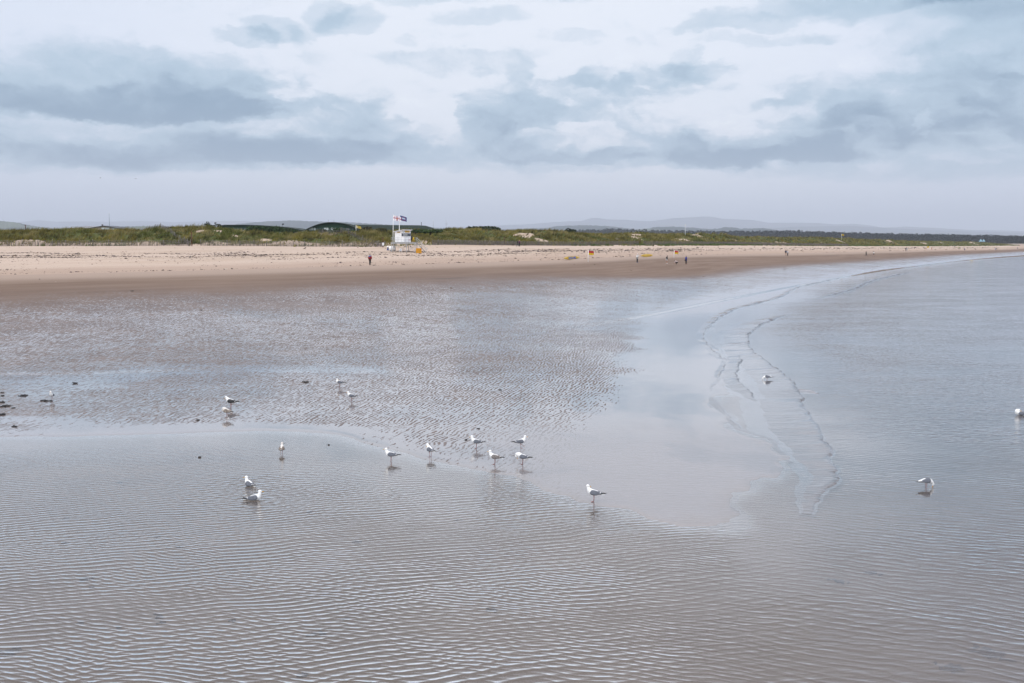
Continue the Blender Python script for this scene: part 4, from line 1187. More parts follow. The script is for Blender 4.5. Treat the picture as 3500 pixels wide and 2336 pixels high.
def pavilion():
    d = 350.; sc = d / FPX; c = at_depth(355, 784, d); gz = 8.2
    t = thing('beige_pavilion', 'beige gabled building with white windows half hidden by the left dunes', 'building', (c.x, c.y, gz + .28))
    W = 108 * sc; ev = (HZ - 784.5) * sc + CAM_H - gz; ap = (HZ - 775) * sc + CAM_H - gz
    mb = MB(); mb.loft([[(-W / 2 + .3, y, 0), (-W / 2 + .3, y, ev), (0, y, ap - .15), (W / 2 - .3, y, ev), (W / 2 - .3, y, 0)] for y in (0, 12)], 0, True, False); mb.build('wall', BEIGE, t)
    rf = MB(); rf.loft([[(-W / 2 - .2, y, ev - .05), (0, y, ap), (W / 2 + .2, y, ev - .05), (W / 2 + .2, y, ev - .25), (0, y, ap - .22), (-W / 2 - .2, y, ev - .25)] for y in (-.5, 12.5)], 0, True, False); rf.build('roof', mat('dark_roof_edge', (.05, .055, .065), .6), t)
    for u, v, ww in [(353, 783.5, 11), (367, 783.5, 12), (390, 785.5, 16)]: window(t, ((u - 355) * sc, -.03, (HZ - v) * sc + CAM_H - gz - .15), ww * sc, 4.5 * sc, 0, PANE, 0)
    x1 = (308 - 355) * sc; x0 = (232 - 355) * sc; eh = (HZ - 785) * sc + CAM_H - gz; rh = (HZ - 775.5) * sc + CAM_H - gz
    wb = MB(); wb.box(((x0 + x1) / 2, 9, eh / 2), (x1 - x0, 9, eh)); wb.build('wall', BEIGE, t)
    r2 = MB(); r2.loft([[(x0 - .3, 4.2, eh - .1), (x0 + 2.2, 9, rh), (x0 - .3, 13.8, eh - .1)], [(x1 + 2.5, 4.2, eh - .1), (x1 + 2.5, 9, rh), (x1 + 2.5, 13.8, eh - .1)]], 0, True, False)
    r2o = r2.build('roof', SLATE, t)
    ck = MB(); ck.box((0, 0, .2), (.45, .45, .9)); ck.build('chimney', SLATE, r2o, ((315 - 355) * sc, 9, rh))


pavilion()


def chimney_house():
    d = 520.; sc = d / FPX; c = at_depth(497, 784, d); gz = 8.2
    t = thing('cottage', 'red brick cottage roof with two chimneys peeping over the left dunes', 'house', (c.x, c.y, gz))
    BR = mat('red_brick', (.20, .085, .055), .85, .15, 1.)
    ev = (HZ - 787) * sc + CAM_H - gz; ap = (HZ - 783) * sc + CAM_H - gz
    mb = MB(); mb.box((0, 3, ev / 2), (2.6, 6, ev)); mb.build('wall', BR, t)
    rf = MB(); rf.loft([[(-1.5, -.2, ev), (-1.5, 3, ap), (-1.5, 6.2, ev)], [(1.5, -.2, ev), (1.5, 3, ap), (1.5, 6.2, ev)]], 0, True, False); ro = rf.build('roof', BR, t)
    for x in (-.6, .65):
        k = MB(); k.box((0, 0, .2), (.28, .4, 1.0)); k.tube([(0, 0, .7), (0, 0, .95)], .09, 0, 6); k.build('chimney', BR, ro, (x, 3, ap))


chimney_house()


def beach_hut_far():
    c = gpos(2479, 812, 455); c.z = at_depth(2479, 812, 455).z - .4
    t = thing('dune_shelter', 'small dark pitched shelter among the right dunes beside a white marker', 'shelter', c)
    mb = MB(); mb.box((0, 0, .5), (1.5, 1.5, 1.2)); mb.build('wall', mat('dark_timber', (.05, .04, .04), .85, .2, 3.), t)
    rf = MB(); rf.loft([[(-.95, y, 1.0), (0, y, 1.75), (.95, y, 1.0)] for y in (-.95, .95)], 0, True, False); rf.build('roof', mat('brown_roof', (.11, .075, .06), .85, .2, 3.), t)


beach_hut_far()


# ---- thin masts and lights
def mast(name, label, cat, u, vt, vb, d, r, m, extra=None):
    b, tp = at_depth(u, vb, d), at_depth(u, vt, d)
    t = thing(name, label, cat, b)
    h = tp.z - b.z
    mb = MB(); mb.tube([(0, 0, -2.5), (0, 0, h * .5), (0, 0, h)], [r, r * .85, r * .6], 0, 8); mb.build('mast', m, t)
    if extra: extra(t, h)
    return t


def bare_top(t, h):
    mb = MB(); mb.ball((0, 0, h), .12, 0, 8, 5); mb.build('finial', WHITE, t)


def cross_arm(t, h):
    mb = MB(); mb.tube([(-.5, 0, h * .62), (.5, 0, h * .62)], .03, 0, 6); mb.tube([(.42, 0, h * .5), (.42, 0, h * .8)], .025, 0, 6); mb.build('arm', GREY, t)


def floodlight(t, h):
    mb = MB(); mb.box((.1, 0, h), (.55, .3, .35), 0, 0, .3); mb.build('lamp_head', BLACK, t)


def lookout(t, h):
    mb = MB(); mb.box((0, 0, h * .93), (.6, .2, .12)); mb.box((0, 0, h), (.25, .25, .3)); mb.build('sensor', WHITE, t)


mast('flagpole', 'bare tall flagpole standing behind the beige gabled building', 'flagpole', 375, 730, 786, 345, .07, mat('pole_steel', (.20, .27, .30), .5), bare_top)
mast('white_mast', 'white mast with a small head standing in the right dunes', 'mast', 2342, 769, 806, 400, .09, WHITE, lookout)
mast('aerial_mast', 'thin plain mast right of the hut flags', 'mast', 1481, 755, 790, 420, .05, GREY, bare_top)
mast('aerial_mast', 'thin mast with a cross arm beside the tall grassy hump', 'mast', 1525, 752, 788, 420, .05, GREY, cross_arm)
mast('floodlight_pole', 'floodlight pole above the hedge left of the clubhouse', 'light', 966, 767, 790, 300, .06, mat('dark_pole', (.08, .10, .10), .5), floodlight)
mast('floodlight_pole', 'floodlight pole beside the three crest bushes', 'light', 735, 763, 782, 300, .06, mat('dark_pole', (.08, .10, .10), .5), floodlight)


# ---- parked cars behind the dunes
def car(label, u, v, d, m, L=4.1):
    p = at_depth(u, v, d)
    t = thing('parked_car', label, 'car', (p.x, p.y, p.z - 1.42), RNG.uniform(-.15, .15))
    body = [(-L / 2, .35), (-L / 2, .85), (-L * .42, .95), (-L * .30, 1.38), (-L * .10, 1.45), (L * .14, 1.40), (L * .27, .98), (L * .46, .86), (L / 2, .70), (L / 2, .35)]
    mb = MB()
    mb.loft([[(x, y, z if abs(y) > .8 or z < .97 else z) for x, z in body] for y in (-.84, -.7, .7, .84)], 0, True, False)
    mb.build('body', m, t)
    g = MB(); gl = [(-L * .385, .98), (-L * .29, 1.32), (-L * .10, 1.385), (L * .13, 1.34), (L * .235, 1.0)]
    g.loft([[(x, y, z) for x, z in gl] for y in (-.855, .855)], 0, True, False); g.build('window', GLASS, t)
    for sx in (-.31, .31):
        for sy in (-1, 1):
            w_ = MB(); w_.tube([(L * sx, sy * .68, .32), (L * sx, sy * .87, .32)], .32, 0, 14); w_.build('wheel', BLACK, t)


car('white car whose roof shows above the dune grass left of the hedge', 820, 787.5, 300, WHITE)
car('pale car beside the floodlight pole behind the dune grass', 975, 792, 300, mat('silver_paint', (.50, .53, .58), .35, .05, 2.))
car('dark blue car behind the dune grass right of the floodlight pole', 997, 788.5, 306, mat('blue_paint', (.035, .06, .14), .3, .05, 2.), 3.9)


# ---- cloth flags
def flag_mesh(w_, h_, sag, wave, nx=22, ny=12, ripple=2.2, seed=0., col=lambda a, b: 0, furl=0.):
    mb = MB()
    for j in range(ny + 1):
        for i in range(nx + 1):
            a, b = i / nx, j / ny
            x = w_ * a * (1 - .06 * math.sin(a * 5 + seed)) * (1 - furl * (1 - b) * a * .5)
            z = -h_ * (1 - b) * (1 - .12 * a) - sag * a ** 1.3 + .03 * h_ * math.sin(a * 9 + seed) * a
            y = wave * math.sin(a * 2 * PI * ripple * .5 + seed + b * .9) * a ** .7
            mb.v.append((x, y, z))
    for j in range(ny):
        for i in range(nx):
            p = j * (nx + 1) + i
            mb.face((p, p + 1, p + nx + 2, p + nx + 1), col((i + .5) / nx, (j + .5) / ny), True)
    return mb


def bathing_flag(u, v, d, h, lean, label, seed):
    p = hit(u, v)
    t = thing('bathing_flag', label, 'flag', p, .12, 'red and yellow bathing flags on white poles')
    mb = MB(); mb.tube([(0, 0, -.4), (lean * .5, 0, h * .5), (lean, 0, h)], [.066, .062, .056], 0, 10); mb.ball((lean, 0, h), .06, 0, 8, 5); mb.build('pole', WHITE, t)
    fm = flag_mesh(1.08, .88, .16, .09, seed=seed, col=lambda a, b: 0 if b > .5 else 1)
    fm.build('flag', [RED, YFLAG], t, (lean + .05, 0, h - .06))
    return p


bathing_flag(2010, 895, 0, 2.36, .06, 'red and yellow flag on an upright pole beside the blue-padded rescue board', 0.)
bathing_flag(2302, 883, 0, 2.05, .22, 'red and yellow flag on a leaning pole behind the crouching person', 1.3)

p = at_depth(1217, 793, 300)
t = thing('feather_banner', 'yellow banner flag on a white pole in front of the green building', 'flag', (p.x, p.y, p.z - .2))
mb = MB(); mb.tube([(0, 0, -1.5), (0, 0, 2.2)], .06, 0, 8); mb.build('pole', WHITE, t)
fm = flag_mesh(1.45, .80, .50, .10, seed=.6, col=lambda a, b: 1 if (a - .22) ** 2 / .02 + (b - .5) ** 2 / .12 < 1 else 0)
fm.build('flag', [mat('ochre_cloth', (.46, .34, .05), .7, .12, 3.), mat('pale_badge', (.62, .58, .38), .7)], t, (.05, 0, 2.15))
mb = MB(); mb.box((0, 0, -.1), (1.5, .8, .14)); mb.build('base', mat('pale_base', (.6, .63, .63), .6), t)

p = at_depth(2876, 815, 590)
t = thing('yellow_flag', 'small yellow flag with a dark emblem on a pole above the far dunes', 'flag', (p.x, p.y, p.z - .4))
mb = MB(); mb.tube([(0, 0, -1.), (0, 0, 2.9)], .06, 0, 8); mb.build('pole', WHITE, t)
fm = flag_mesh(1.5, .95, .2, .1, seed=2., col=lambda a, b: 1 if abs(b - .5 + .25 * math.sin(a * 7)) < .12 and .2 < a < .8 else 0)
fm.build('flag', [YFLAG, mat('olive_emblem', (.22, .20, .02), .7)], t, (.05, 0, 2.85))


for (u, k_, lab) in [(3352, 1.0, 'pale blue pointed tent at the end of the dunes, left of two'), (3362, .9, 'pale blue pointed tent at the end of the dunes, right of two')]:
    p = at_depth(u, 825, 980)
    t = thing('pointed_tent', lab, 'tent', (p.x, p.y, p.z), .3, 'pointed tents at the end of the dunes')
    mb = MB(); mb.loft([[(-1.3 * k_, -1.3 * k_, -.4), (1.3 * k_, -1.3 * k_, -.4), (1.3 * k_, 1.3 * k_, -.4), (-1.3 * k_, 1.3 * k_, -.4)], [(-.7 * k_, -.7 * k_, .7), (.7 * k_, -.7 * k_, .7), (.7 * k_, .7 * k_, .7), (-.7 * k_, .7 * k_, .7)], [(-.05, -.05, 2.0 * k_), (.05, -.05, 2.0 * k_), (.05, .05, 2.0 * k_), (-.05, .05, 2.0 * k_)]], 0, True, False)
    mb.build('canvas', mat('pale_blue_canvas', (.26, .42, .50), .9, .08, 2.), t)
    mb = MB(); mb.tube([(0, 0, 1.8 * k_), (0, 0, 2.5 * k_)], .05, 0, 6); mb.build('pole', WHITE, t)


# ---- lifeguard hut on its raised deck
def lifeguard_hut():
    D0 = 207.; k = D0 / FPX                                # metres per picture unit
    b = at_depth(1374, 848, D0); gz = ground_z(b.x, b.y)
    fl = at_depth(1374, 828.5, D0).z - gz                  # height of the deck
    t = thing('lifeguard_hut', 'white lifeguard hut with corner windows on a grey steel deck with stairs', 'hut', (b.x, b.y, gz), 0)
    rz = math.radians(33)                                  # one corner points towards the water
    ca, sa = math.cos(rz), math.sin(rz)
    # the hut's own axes: e1 along the long left face, e2 along the right face
    e1 = Vector((-ca, sa, 0)); e2 = Vector((sa, ca, 0))
    corner = Vector(((1382 - 1374) * k, -.6, fl))
    L1, L2 = 2.45, 2.25
    h0, h1, h2 = 2.08, 2.42, 2.34                          # left eave, corner, right end
    c0 = corner; c1 = corner + e1 * L1; c2 = corner + e2 * L2; c3 = c1 + e2 * L2
    mb = MB()
    hs = [h1, h0, h0, h1]; cs = [c0, c1, c3, c2]
    lo = [Vector((q.x, q.y, fl + .02)) for q in cs]; hi = [Vector((q.x, q.y, fl + hh)) for q, hh in zip(cs, hs)]
    mb.v += [tuple(q) for q in lo + hi]
    for i in range(4): mb.face((i, (i + 1) % 4, (i + 1) % 4 + 4, i + 4))
    mb.face((3, 2, 1, 0)); mb.face((4, 5, 6, 7)); mb.build('wall', WHITE, t)
    # mono-pitch roof slab with overhang
    ov = .22; rb = MB()
    rc = [(c0 - e1 * ov - e2 * .45, h1 + .05), (c1 + e1 * .3 - e2 * .2, h0 + .0), (c3 + e1 * .3 + e2 * ov, h0 + .0), (c2 - e1 * ov + e2 * .35, h1 + .05)]
    rb.v += [(q.x, q.y, fl + hh + dz) for dz in (.0, .12) for q, hh in rc]
    for i in range(4): rb.face((i, (i + 1) % 4, (i + 1) % 4 + 4, i + 4))
    rb.face((3, 2, 1, 0)); rb.face((4, 5, 6, 7)); roof = rb.build('roof', mat('roof_sheet', (.70, .70, .72), .5, .06, 2.), t)
    rd = MB(); rd.ball((0, 0, .12), (.17, .17, .1), 0, 10, 6); rd.build('red_buoy', RED, roof, tuple(c1 + e2 * .8 - e1 * .4 + Vector((0, 0, h0 + .12))))  # small red buoy sitting on the hut roof

    def on_face(org, ex, s0, s1, z0, z1, off, m, name, parent=t, mi=0, th=.02):
        """a plate standing proud of a wall: ex runs along the wall, its outward normal is away from the hut"""
        n = Vector((ex.y, -ex.x, 0))
        mid = (c0 + c3) / 2
        if (org + n - mid).length < (org - n - mid).length: n = -n
        q = MB()
        pts = [org + ex * s0, org + ex * s1]
        V8 = []
        for o_ in (off, off + th):
            for zz in (z0, z1):
                for pp in pts: V8.append((pp.x + n.x * o_, pp.y + n.y * o_, fl + zz))
        q.v = V8
        for f in ((0, 1, 3, 2), (4, 6, 7, 5), (0, 2, 6, 4), (1, 5, 7, 3), (0, 4, 5, 1), (2, 3, 7, 6)): q.face(f)
        return q.build(name, m, parent), n
    DARKG = mat('hut_glass', (.09, .10, .12), .12, .3, 2., spec=.6)
    ww, _ = on_face(c0, e1, .03, .62, 1.20, 1.86, .005, mat('window_frame_grey', (.30, .30, .34), .5), 'window')
    on_face(c0, e1, .09, .57, 1.24, 1.76, .03, DARKG, 'pane', ww)
    w2, _ = on_face(c0, e2, .03, L2 - .05, 1.20, 1.86, .005, mat('window_frame_grey', (.30, .30, .34), .5), 'window')
    on_face(c0, e2, .10, 1.1, 1.24, 1.76, .03, mat('hut_glass_pale', (.34, .35, .33), .15, .3, 1.5, spec=.6), 'pane', w2)
    on_face(c0, e2, 1.16, L2 - .12, 1.24, 1.76, .03, DARKG, 'pane', w2)
    # signs
    s1, n1 = on_face(c0, e1, .95, 1.72, 1.93, 2.08, .01, SIGNY, 'sign')
    s2, n2 = on_face(c0, e2, .35, 1.85, 1.98, 2.34, .01, SIGNY, 'sign')
    for so_, org, ex, s0, s1_, zc, size in ((s1, c0, e1, .95, 1.72, 2.0, .13), (s2, c0, e2, .35, 1.85, 2.16, .24)):
        nrm_ = n1 if ex is e1 else n2
        me = text_mesh('Lifeguards', size, mat('sign_letters', (.20, .09, .02), .6), bold=.004)
        lo_ = link('lettering', me, so_); c_ = org + ex * ((s0 + s1_) / 2) + nrm_ * .034
        xr = Vector((-nrm_.y, nrm_.x, 0))
        M = Matrix((xr, Vector((0, 0, 1)), nrm_)).transposed().to_4x4(); M.translation = (c_.x, c_.y, fl + zc)
        lo_.matrix_local = M
    on_face(c0, e1, .10, .20, 1.95, 2.2, .01, mat('green_sign', (.02, .28, .25), .5), 'notice')
    for s_ in (.16, 2.05): on_face(c0, e2, s_, s_ + .08, 2.03, 2.28, .01, NAVY, 'emblem')
    on_face(c0, e2, 1.55, 2.15, .42, .52, .01, mat('pink_sticker', (.62, .10, .16), .5), 'sticker')
    on_face(c0, e1, 2.0, 2.12, .42, .50, .01, mat('grey_sticker', (.30, .34, .36), .5), 'sticker')
    # deck: frame, planks, legs and braces
    x0, x1 = (1339.5 - 1374) * k, (1423.5 - 1374) * k
    y0, y1 = -1.5, 2.6
    dk = MB(); dk.box(((x0 + x1) / 2, (y0 + y1) / 2, fl - .04), (x1 - x0, y1 - y0, .08)); dk.build('deck', mat('deck_boards', (.33, .33, .34), .7, .15, 4.), t)
    fr = MB()
    for yy in (y0 + .03, y1 - .03): fr.box(((x0 + x1) / 2, yy, fl - .20), (x1 - x0 + .05, .08, .22))
    for xx in (x0 + .03, (x0 + x1) / 2, x1 - .03): fr.box((xx, (y0 + y1) / 2, fl - .19), (.07, y1 - y0 - .2, .18))
    fr.build('deck_frame', GREY, t)
    lx = [(1340.5 - 1374) * k, (1391.5 - 1374) * k, (1421 - 1374) * k]
    zl = .25
    for yy in (y0 + .08, y1 - .1):
        for xx in lx:
            lg = MB(); g_ = ground_z(b.x + xx, b.y + yy) - gz
            lg.box((0, 0, (fl - .3 + g_ - zl) / 2), (.12, .12, fl - .3 - g_ + zl)); lg.box((0, 0, g_ + .03), (.3, .3, .04)); lg.build('leg', GREY, t, (xx, yy, 0))
    def rod(a, c, r=.03, name='brace'):
        q = MB(); q.tube([a, c], r, 0, 6); q.build(name, GREY, t)
    for yy in (y0 + .1, y1 - .1):
        rod((lx[0], yy, fl - .3), (lx[1] - .4, yy, .12)); rod((lx[0] + 1.4, yy, .12), (lx[1], yy, fl - .35)); rod((lx[1], yy, fl - .3), (lx[2] - .25, yy, .1)); rod((lx[1] + .1, yy, .12), (lx[2], yy, fl - .35))
    # railing
    rl = MB()
    for hz_ in (1.0, .52): rl.tube([(x0, y0 + .05, fl + hz_), (x1, y0 + .05, fl + hz_)], .022, 0, 6); rl.tube([(x0, y0 + .05, fl + hz_), (x0, y1 - .05, fl + hz_)], .022, 0, 6)
    for i in range(8):
        xx = x0 + (x1 - x0) * i / 7; rl.tube([(xx, y0 + .05, fl - .2), (xx, y0 + .05, fl + 1.0)], .02, 0, 6)
    for i in range(4): rl.tube([(x0, y0 + .05 + (y1 - y0 - .1) * i / 3, fl - .05), (x0, y0 + .05 + (y1 - y0 - .1) * i / 3, fl + 1.0)], .02, 0, 6)
    rl.build('railing', GREY, t)
    # stairs down to the right
    st = thing('stairs', None, None); st.parent = t
    sx0, sx1 = x1 + .02, (1457 - 1374) * k
    gz2 = ground_z(b.x + sx1, b.y) - gz
    sb = MB(); nst = 7
    for i in range(nst):
        f = (i + .5) / nst; sb.box((sx0 + (sx1 - sx0 - .2) * f, .1, fl - .05 - (fl - gz2) * f), (.28, 1.0, .04))
    sb.build('tread', mat('stair_tread', (.20, .20, .21), .7), st)
    for yy in (-.42, .62):
        q = MB(); q.tube([(sx0, yy, fl - .1), (sx1 - .15, yy, gz2 + .02)], .05, 0, 6); q.build('stringer', GREY, st)
        q = MB(); q.tube([(sx0, yy, fl + 1.0), (sx1 - .1, yy, gz2 + .95), (sx1 + .15, yy, gz2 + .9), (sx1 + .22, yy, gz2 + .6)], .024, 0, 6); q.tube([(sx0, yy, fl + .52), (sx1, yy, gz2 + .48)], .02, 0, 6)
        for f in (0.02, .5, .98): q.tube([(sx0 + (sx1 - sx0) * f, yy, fl - .1 - (fl - gz2) * f), (sx0 + (sx1 - sx0) * f, yy, fl + 1. - (fl - gz2) * f)], .022, 0, 6)
        q.build('handrail', GREY, st)
    # flagpoles and flags
    RN = mat('white_cloth', (.80, .80, .82), .7, .05, 5.); CR = mat('crimson_cloth', (.42, .012, .045), .7, .08, 5.); BL = mat('blue_cloth', (.03, .05, .30), .7, .1, 5.)

    def cross(a, bb):
        dx_, dy_ = abs(a - .5) * 1.45, abs(bb - .5)
        if dx_ < .075 and dy_ < .16: return 3
        if dx_ < .075 or dy_ < .075: return 1
        if dx_ < .115 or dy_ < .115: return 2
        return 0
    GOLD = mat('gold_crest', (.62, .34, .03), .6)
    p1 = thing('flagpole', 'white flagpole with the white red-cross flag at the left of the hut', 'flagpole', (b.x + (1344.5 - 1374) * k, b.y - .5, gz + .3), 0, 'flagpoles on the hut')
    hp = at_depth(1346, 733, D0).z - gz - .3
    q = MB(); q.tube([(0, 0, -.4), (.05, 0, hp * .5), (.13, 0, hp)], [.06, .055, .03], 0, 8); q.build('pole', WHITE, p1)
    f1 = thing('flag', 'white flag with a blue-edged red cross, gold crest and red letters', 'flag', (p1.location.x + .14, p1.location.y, gz + at_depth(1346, 737, D0).z - gz), .25)
    m1 = flag_mesh(1.52, 1.0, .42, .12, 44, 30, 2.6, .3, cross); m1.build('cloth', [RN, CR, BL, GOLD], f1)
    for s_, a, bb in (('R', .2, .8), ('N', .8, .8), ('L', .2, .2), ('I', .8, .2)):
        me = text_mesh(s_, .26, mat('letter_red', (.6, .05, .08), .6), bold=.008)
        l_ = link('lettering', me, f1, (1.52 * a * .96, -.17, -1.0 * (1 - bb) * (1 - .12 * a) - .42 * a ** 1.3)); l_.rotation_euler = (PI / 2, 0, 0)
    p2 = thing('flagpole', 'white flagpole with the navy flag rising from the hut roof', 'flagpole', (b.x + (1364.3 - 1374) * k, b.y + .2, gz + fl + 2.2), 0, 'flagpoles on the hut')
    hp = at_depth(1367, 733, D0).z - (gz + fl + 2.2)
    q = MB(); q.tube([(0, 0, -2.2), (.03, 0, 0), (.1, 0, hp * .5), (.2, 0, hp)], [.075, .07, .06, .028], 0, 8); q.build('pole', WHITE, p2)
    f2 = thing('flag', 'navy blue flag with a pale badge and red ring flying from the hut', 'flag', (p2.location.x + .24, p2.location.y, at_depth(1367, 737, D0).z), .2)

    def badge(a, bb):
        r = math.hypot((a - .52) / .30, (bb - .5) / .40)
        if .93 < r < 1.06: return 1
        if r < .75 and abs(bb - .52) < .14: return 2
        if r < .5 and bb > .66: return 2
        return 0
    m2_ = flag_mesh(1.40, 1.02, .46, .16, 36, 26, 2.2, 1.1, badge, .1); m2_.build('cloth', [mat('navy_cloth', (.035, .075, .20), .7, .12, 5.), CR, mat('pale_cloth', (.5, .58, .72), .7)], f2)
    # things round the hut
    q = MB()
    q.tube([(-.7, 0, .62), (-.66, 0, .62), (-.5, 0, .62), (.55, 0, .62), (.68, 0, .62), (.72, 0, .62)], [.1, .42, .52, .52, .42, .1], 0, 20)
    tk = thing('storage_tank', 'white rounded tank on a low cradle at the left end of the deck', 'tank', (b.x + (1339 - 1374) * k, b.y + 1.0, gz), .2)
    q.build('shell', WHITE, tk)
    q = MB(); [q.box((xx, 0, .1), (.12, .8, .34)) for xx in (-.42, .42)]; q.build('cradle', mat('cradle_steel', (.12, .11, .11), .7), tk)
    bp = at_depth(1325.5, 847, 211); bz = ground_z(bp.x, bp.y)
    bn = thing('litter_bin', 'dark blue litter bin with a rounded white and red hood beside the tank', 'bin', (bp.x, bp.y, bz))
    q = MB(); q.tube([(0, 0, 0), (0, 0, .05), (0, 0, .16), (0, 0, .42), (0, 0, .46)], [.25, .24, .20, .18, .2], 0, 14); q.build('body', NAVY, bn)
    q = MB(); q.ball((0, 0, .64), (.25, .25, .26), 0, 16, 9); q.build('hood', WHITE, bn)
    q = MB(); q.box((0, -.235, .62), (.3, .06, .10)); q.build('opening', BLACK, bn)
    q = MB(); q.box((.14, -.19, .53), (.14, .06, .08), 0, .6); q.build('label', RED, bn)
    yb = at_depth(1431, 851, 203); yz = ground_z(yb.x, yb.y)
    ys = thing('info_board', 'big yellow board leaning against the foot of the hut stairs', 'sign', (yb.x, yb.y, yz), .10)
    q = MB(); q.box((0, 0, .51), (1.14, .05, 1.02), 0, 0, .02); q.build('panel', YEL, ys)
    me = text_mesh('Lifeguards', .20, mat('board_letters', (.42, .22, .02), .6), bold=.003); l_ = link('lettering', me, ys, (.26, -.032, .46)); l_.rotation_euler = (PI / 2, 0, 0); l_.scale = (.62, 1, 1)
    q = MB(); q.box((.45, -.035, .80), (.16, .02, .22)); q.build('emblem', RED, ys)
    ab = at_depth(1369, 849.5, 205); az_ = ground_z(ab.x, ab.y)
    sb_ = thing('sandwich_board', 'white folding sandwich board standing under the hut deck', 'sign', (ab.x, ab.y, az_), .3)
    for s_ in (-1, 1):
        q = MB(); q.tube([(-.21, s_ * .28, 0), (-.12, s_ * .03, .76)], .025, 0, 6); q.tube([(.21, s_ * .28, 0), (.12, s_ * .03, .76)], .025, 0, 6); q.tube([(-.12, s_ * .03, .76), (.12, s_ * .03, .76)], .025, 0, 6); q.build('frame', WHITE, sb_)
        q = MB(); q.loft([[(-.17, s_ * .20, .22), (.17, s_ * .20, .22), (.11, s_ * .035, .70), (-.11, s_ * .035, .70)], [(-.17, s_ * .215, .22), (.17, s_ * .215, .22), (.11, s_ * .05, .70), (-.11, s_ * .05, .70)]], 0, True, False); q.build('panel', mat('grey_panel', (.45, .46, .5), .6), sb_)
    # clothes hung over the railing
    hx = (1411 - 1374) * k
    q = MB()
    for s_, sw in ((-1, -.16), (1, .05)):
        q.tube([(hx + .30 + s_ * .02, y0 - .02, fl + 1.0), (hx + .26 + s_ * .08 + sw * .4, y0 - .06, fl + .55), (hx + .22 + s_ * .11 + sw, y0 - .05, fl + .02)], [(.12, .05), (.095, .05), (.08, .05)], 0, 10)
    q.tube([(hx + .27, y0 + .0, fl + 1.02), (hx + .30, y0 - .03, fl + .86)], [(.17, .06), (.17, .07)], 0, 10)
    tag(q.build('hanging_trousers', mat('yellow_oilskin', (.56, .36, .004), .5, .06, 5.), None, (b.x, b.y, gz)), 'yellow waterproof trousers hanging over the deck railing', 'trousers')
    q = MB(); q.tube([(hx - .02, y0 - .03, fl + 1.34), (hx - .02, y0 - .04, fl + 1.16), (hx - .04, y0 - .05, fl + .95), (hx - .06, y0 - .05, fl + .42)], [(.10, .07), (.13, .09), (.21, .10), (.18, .09)], 0, 10)
    q.tube([(hx - .20, y0 - .04, fl + 1.02), (hx - .24, y0 - .05, fl + .55)], [(.07, .05), (.05, .04)], 0, 8)
    tag(q.build('hanging_jacket', BLACK, None, (b.x, b.y, gz)), 'black jacket with a hood hanging on the railing beside the yellow trousers', 'jacket')


lifeguard_hut()


# ---- rescue boards
def rescue_board(label, u0, v0, u1, v1, deck):
    """a long paddle board tipped on its edge to face the water"""
    a, c = hit(u0, v0), hit(u1, v1)
    L = (c - a).length
    mid = (a + c) / 2
    rz = math.atan2(c.y - a.y, c.x - a.x)
    t = thing('rescue_board', label, 'rescue board', mid, rz, 'yellow rescue boards on the damp sand')
    W, T = .74, .12
    shell = MB(); rings = []
    def half(f): return max(.02, W / 2 * (math.sin(PI * min(max(f, 0.), 1.)) ** .42) * (1 - .12 * abs(f - .5)))
    n = 26
    for i in range(n + 1):
        f = i / n; x = (f - .5) * L; h = half(f * .985 + .0075); rock = .10 * (2 * f - 1) ** 4
        rings.append([(x, -T / 2 * s2 + rock * -.4, W * .5 + h * c2) for c2, s2 in ((math.cos(2 * PI * k / 14), math.sin(2 * PI * k / 14)) for k in range(14))])
    shell.loft(rings, 0); 
    sh = shell.build('shell', BOARD, t)
    tilt = math.radians(-16); sh.rotation_euler = (tilt, 0, 0)
    def pad(x0, x1, z0, z1, m, name='pad', off=-.075):
        q = MB(); q.box(((x0 + x1) / 2, off, (z0 + z1) / 2), (x1 - x0, .035, z1 - z0)); q.build(name, m, sh)
    zc = W / 2
    if deck:
        pad(-.22 * L, .03 * L, zc + .06, zc + .20, BLUE); pad(-.24 * L, .02 * L, zc - .20, zc - .06, BLUE); pad(.07 * L, .24 * L, zc - .19, zc + .19, BLUE)
        for s_ in (-1, 1):
            for x in (-.30, -.08, .16): pad((x) * L, (x + .14) * L, zc + s_ * .235 - .02, zc + s_ * .235 + .02, BLACK, 'handle', -.06)
        st = MB(); st.box((.155 * L, -.10, zc), (.07, .03, .56)); st.build('strap', RED, sh)
        q = MB(); q.ball((.42 * L, -.075, zc), (.07, .02, .07), 0, 10, 6); q.build('emblem', WHITE, sh)
    else:
        st = MB(); st.box((.29 * L, -.09, zc), (.075, .03, .62)); st.build('strap', mat('orange_strap', (.45, .05, .008), .5), sh)
        me = text_mesh('Lifeguards', .26, mat('board_ink', (.34, .24, .02), .6), bold=.003); l_ = link('lettering', me, sh, (.0, -.085, zc + .06)); l_.rotation_euler = (PI / 2, 0, 0)
        q = MB(); q.ball((-.10 * L, -.06, zc - .14), (.09, .025, .09), 0, 10, 6); q.build('emblem', mat('badge_white', (.75, .72, .76), .5), sh)
        pad(-.39 * L, -.33 * L, zc - .16, zc - .12, BLACK, 'handle', -.05)


rescue_board('yellow rescue board with blue pads lying left of the nearer flag', 1930, 892, 1981, 884, True)
rescue_board('plain yellow rescue board with an orange strap lying behind the photographer in white', 2193, 881, 2231, 876.5, False)
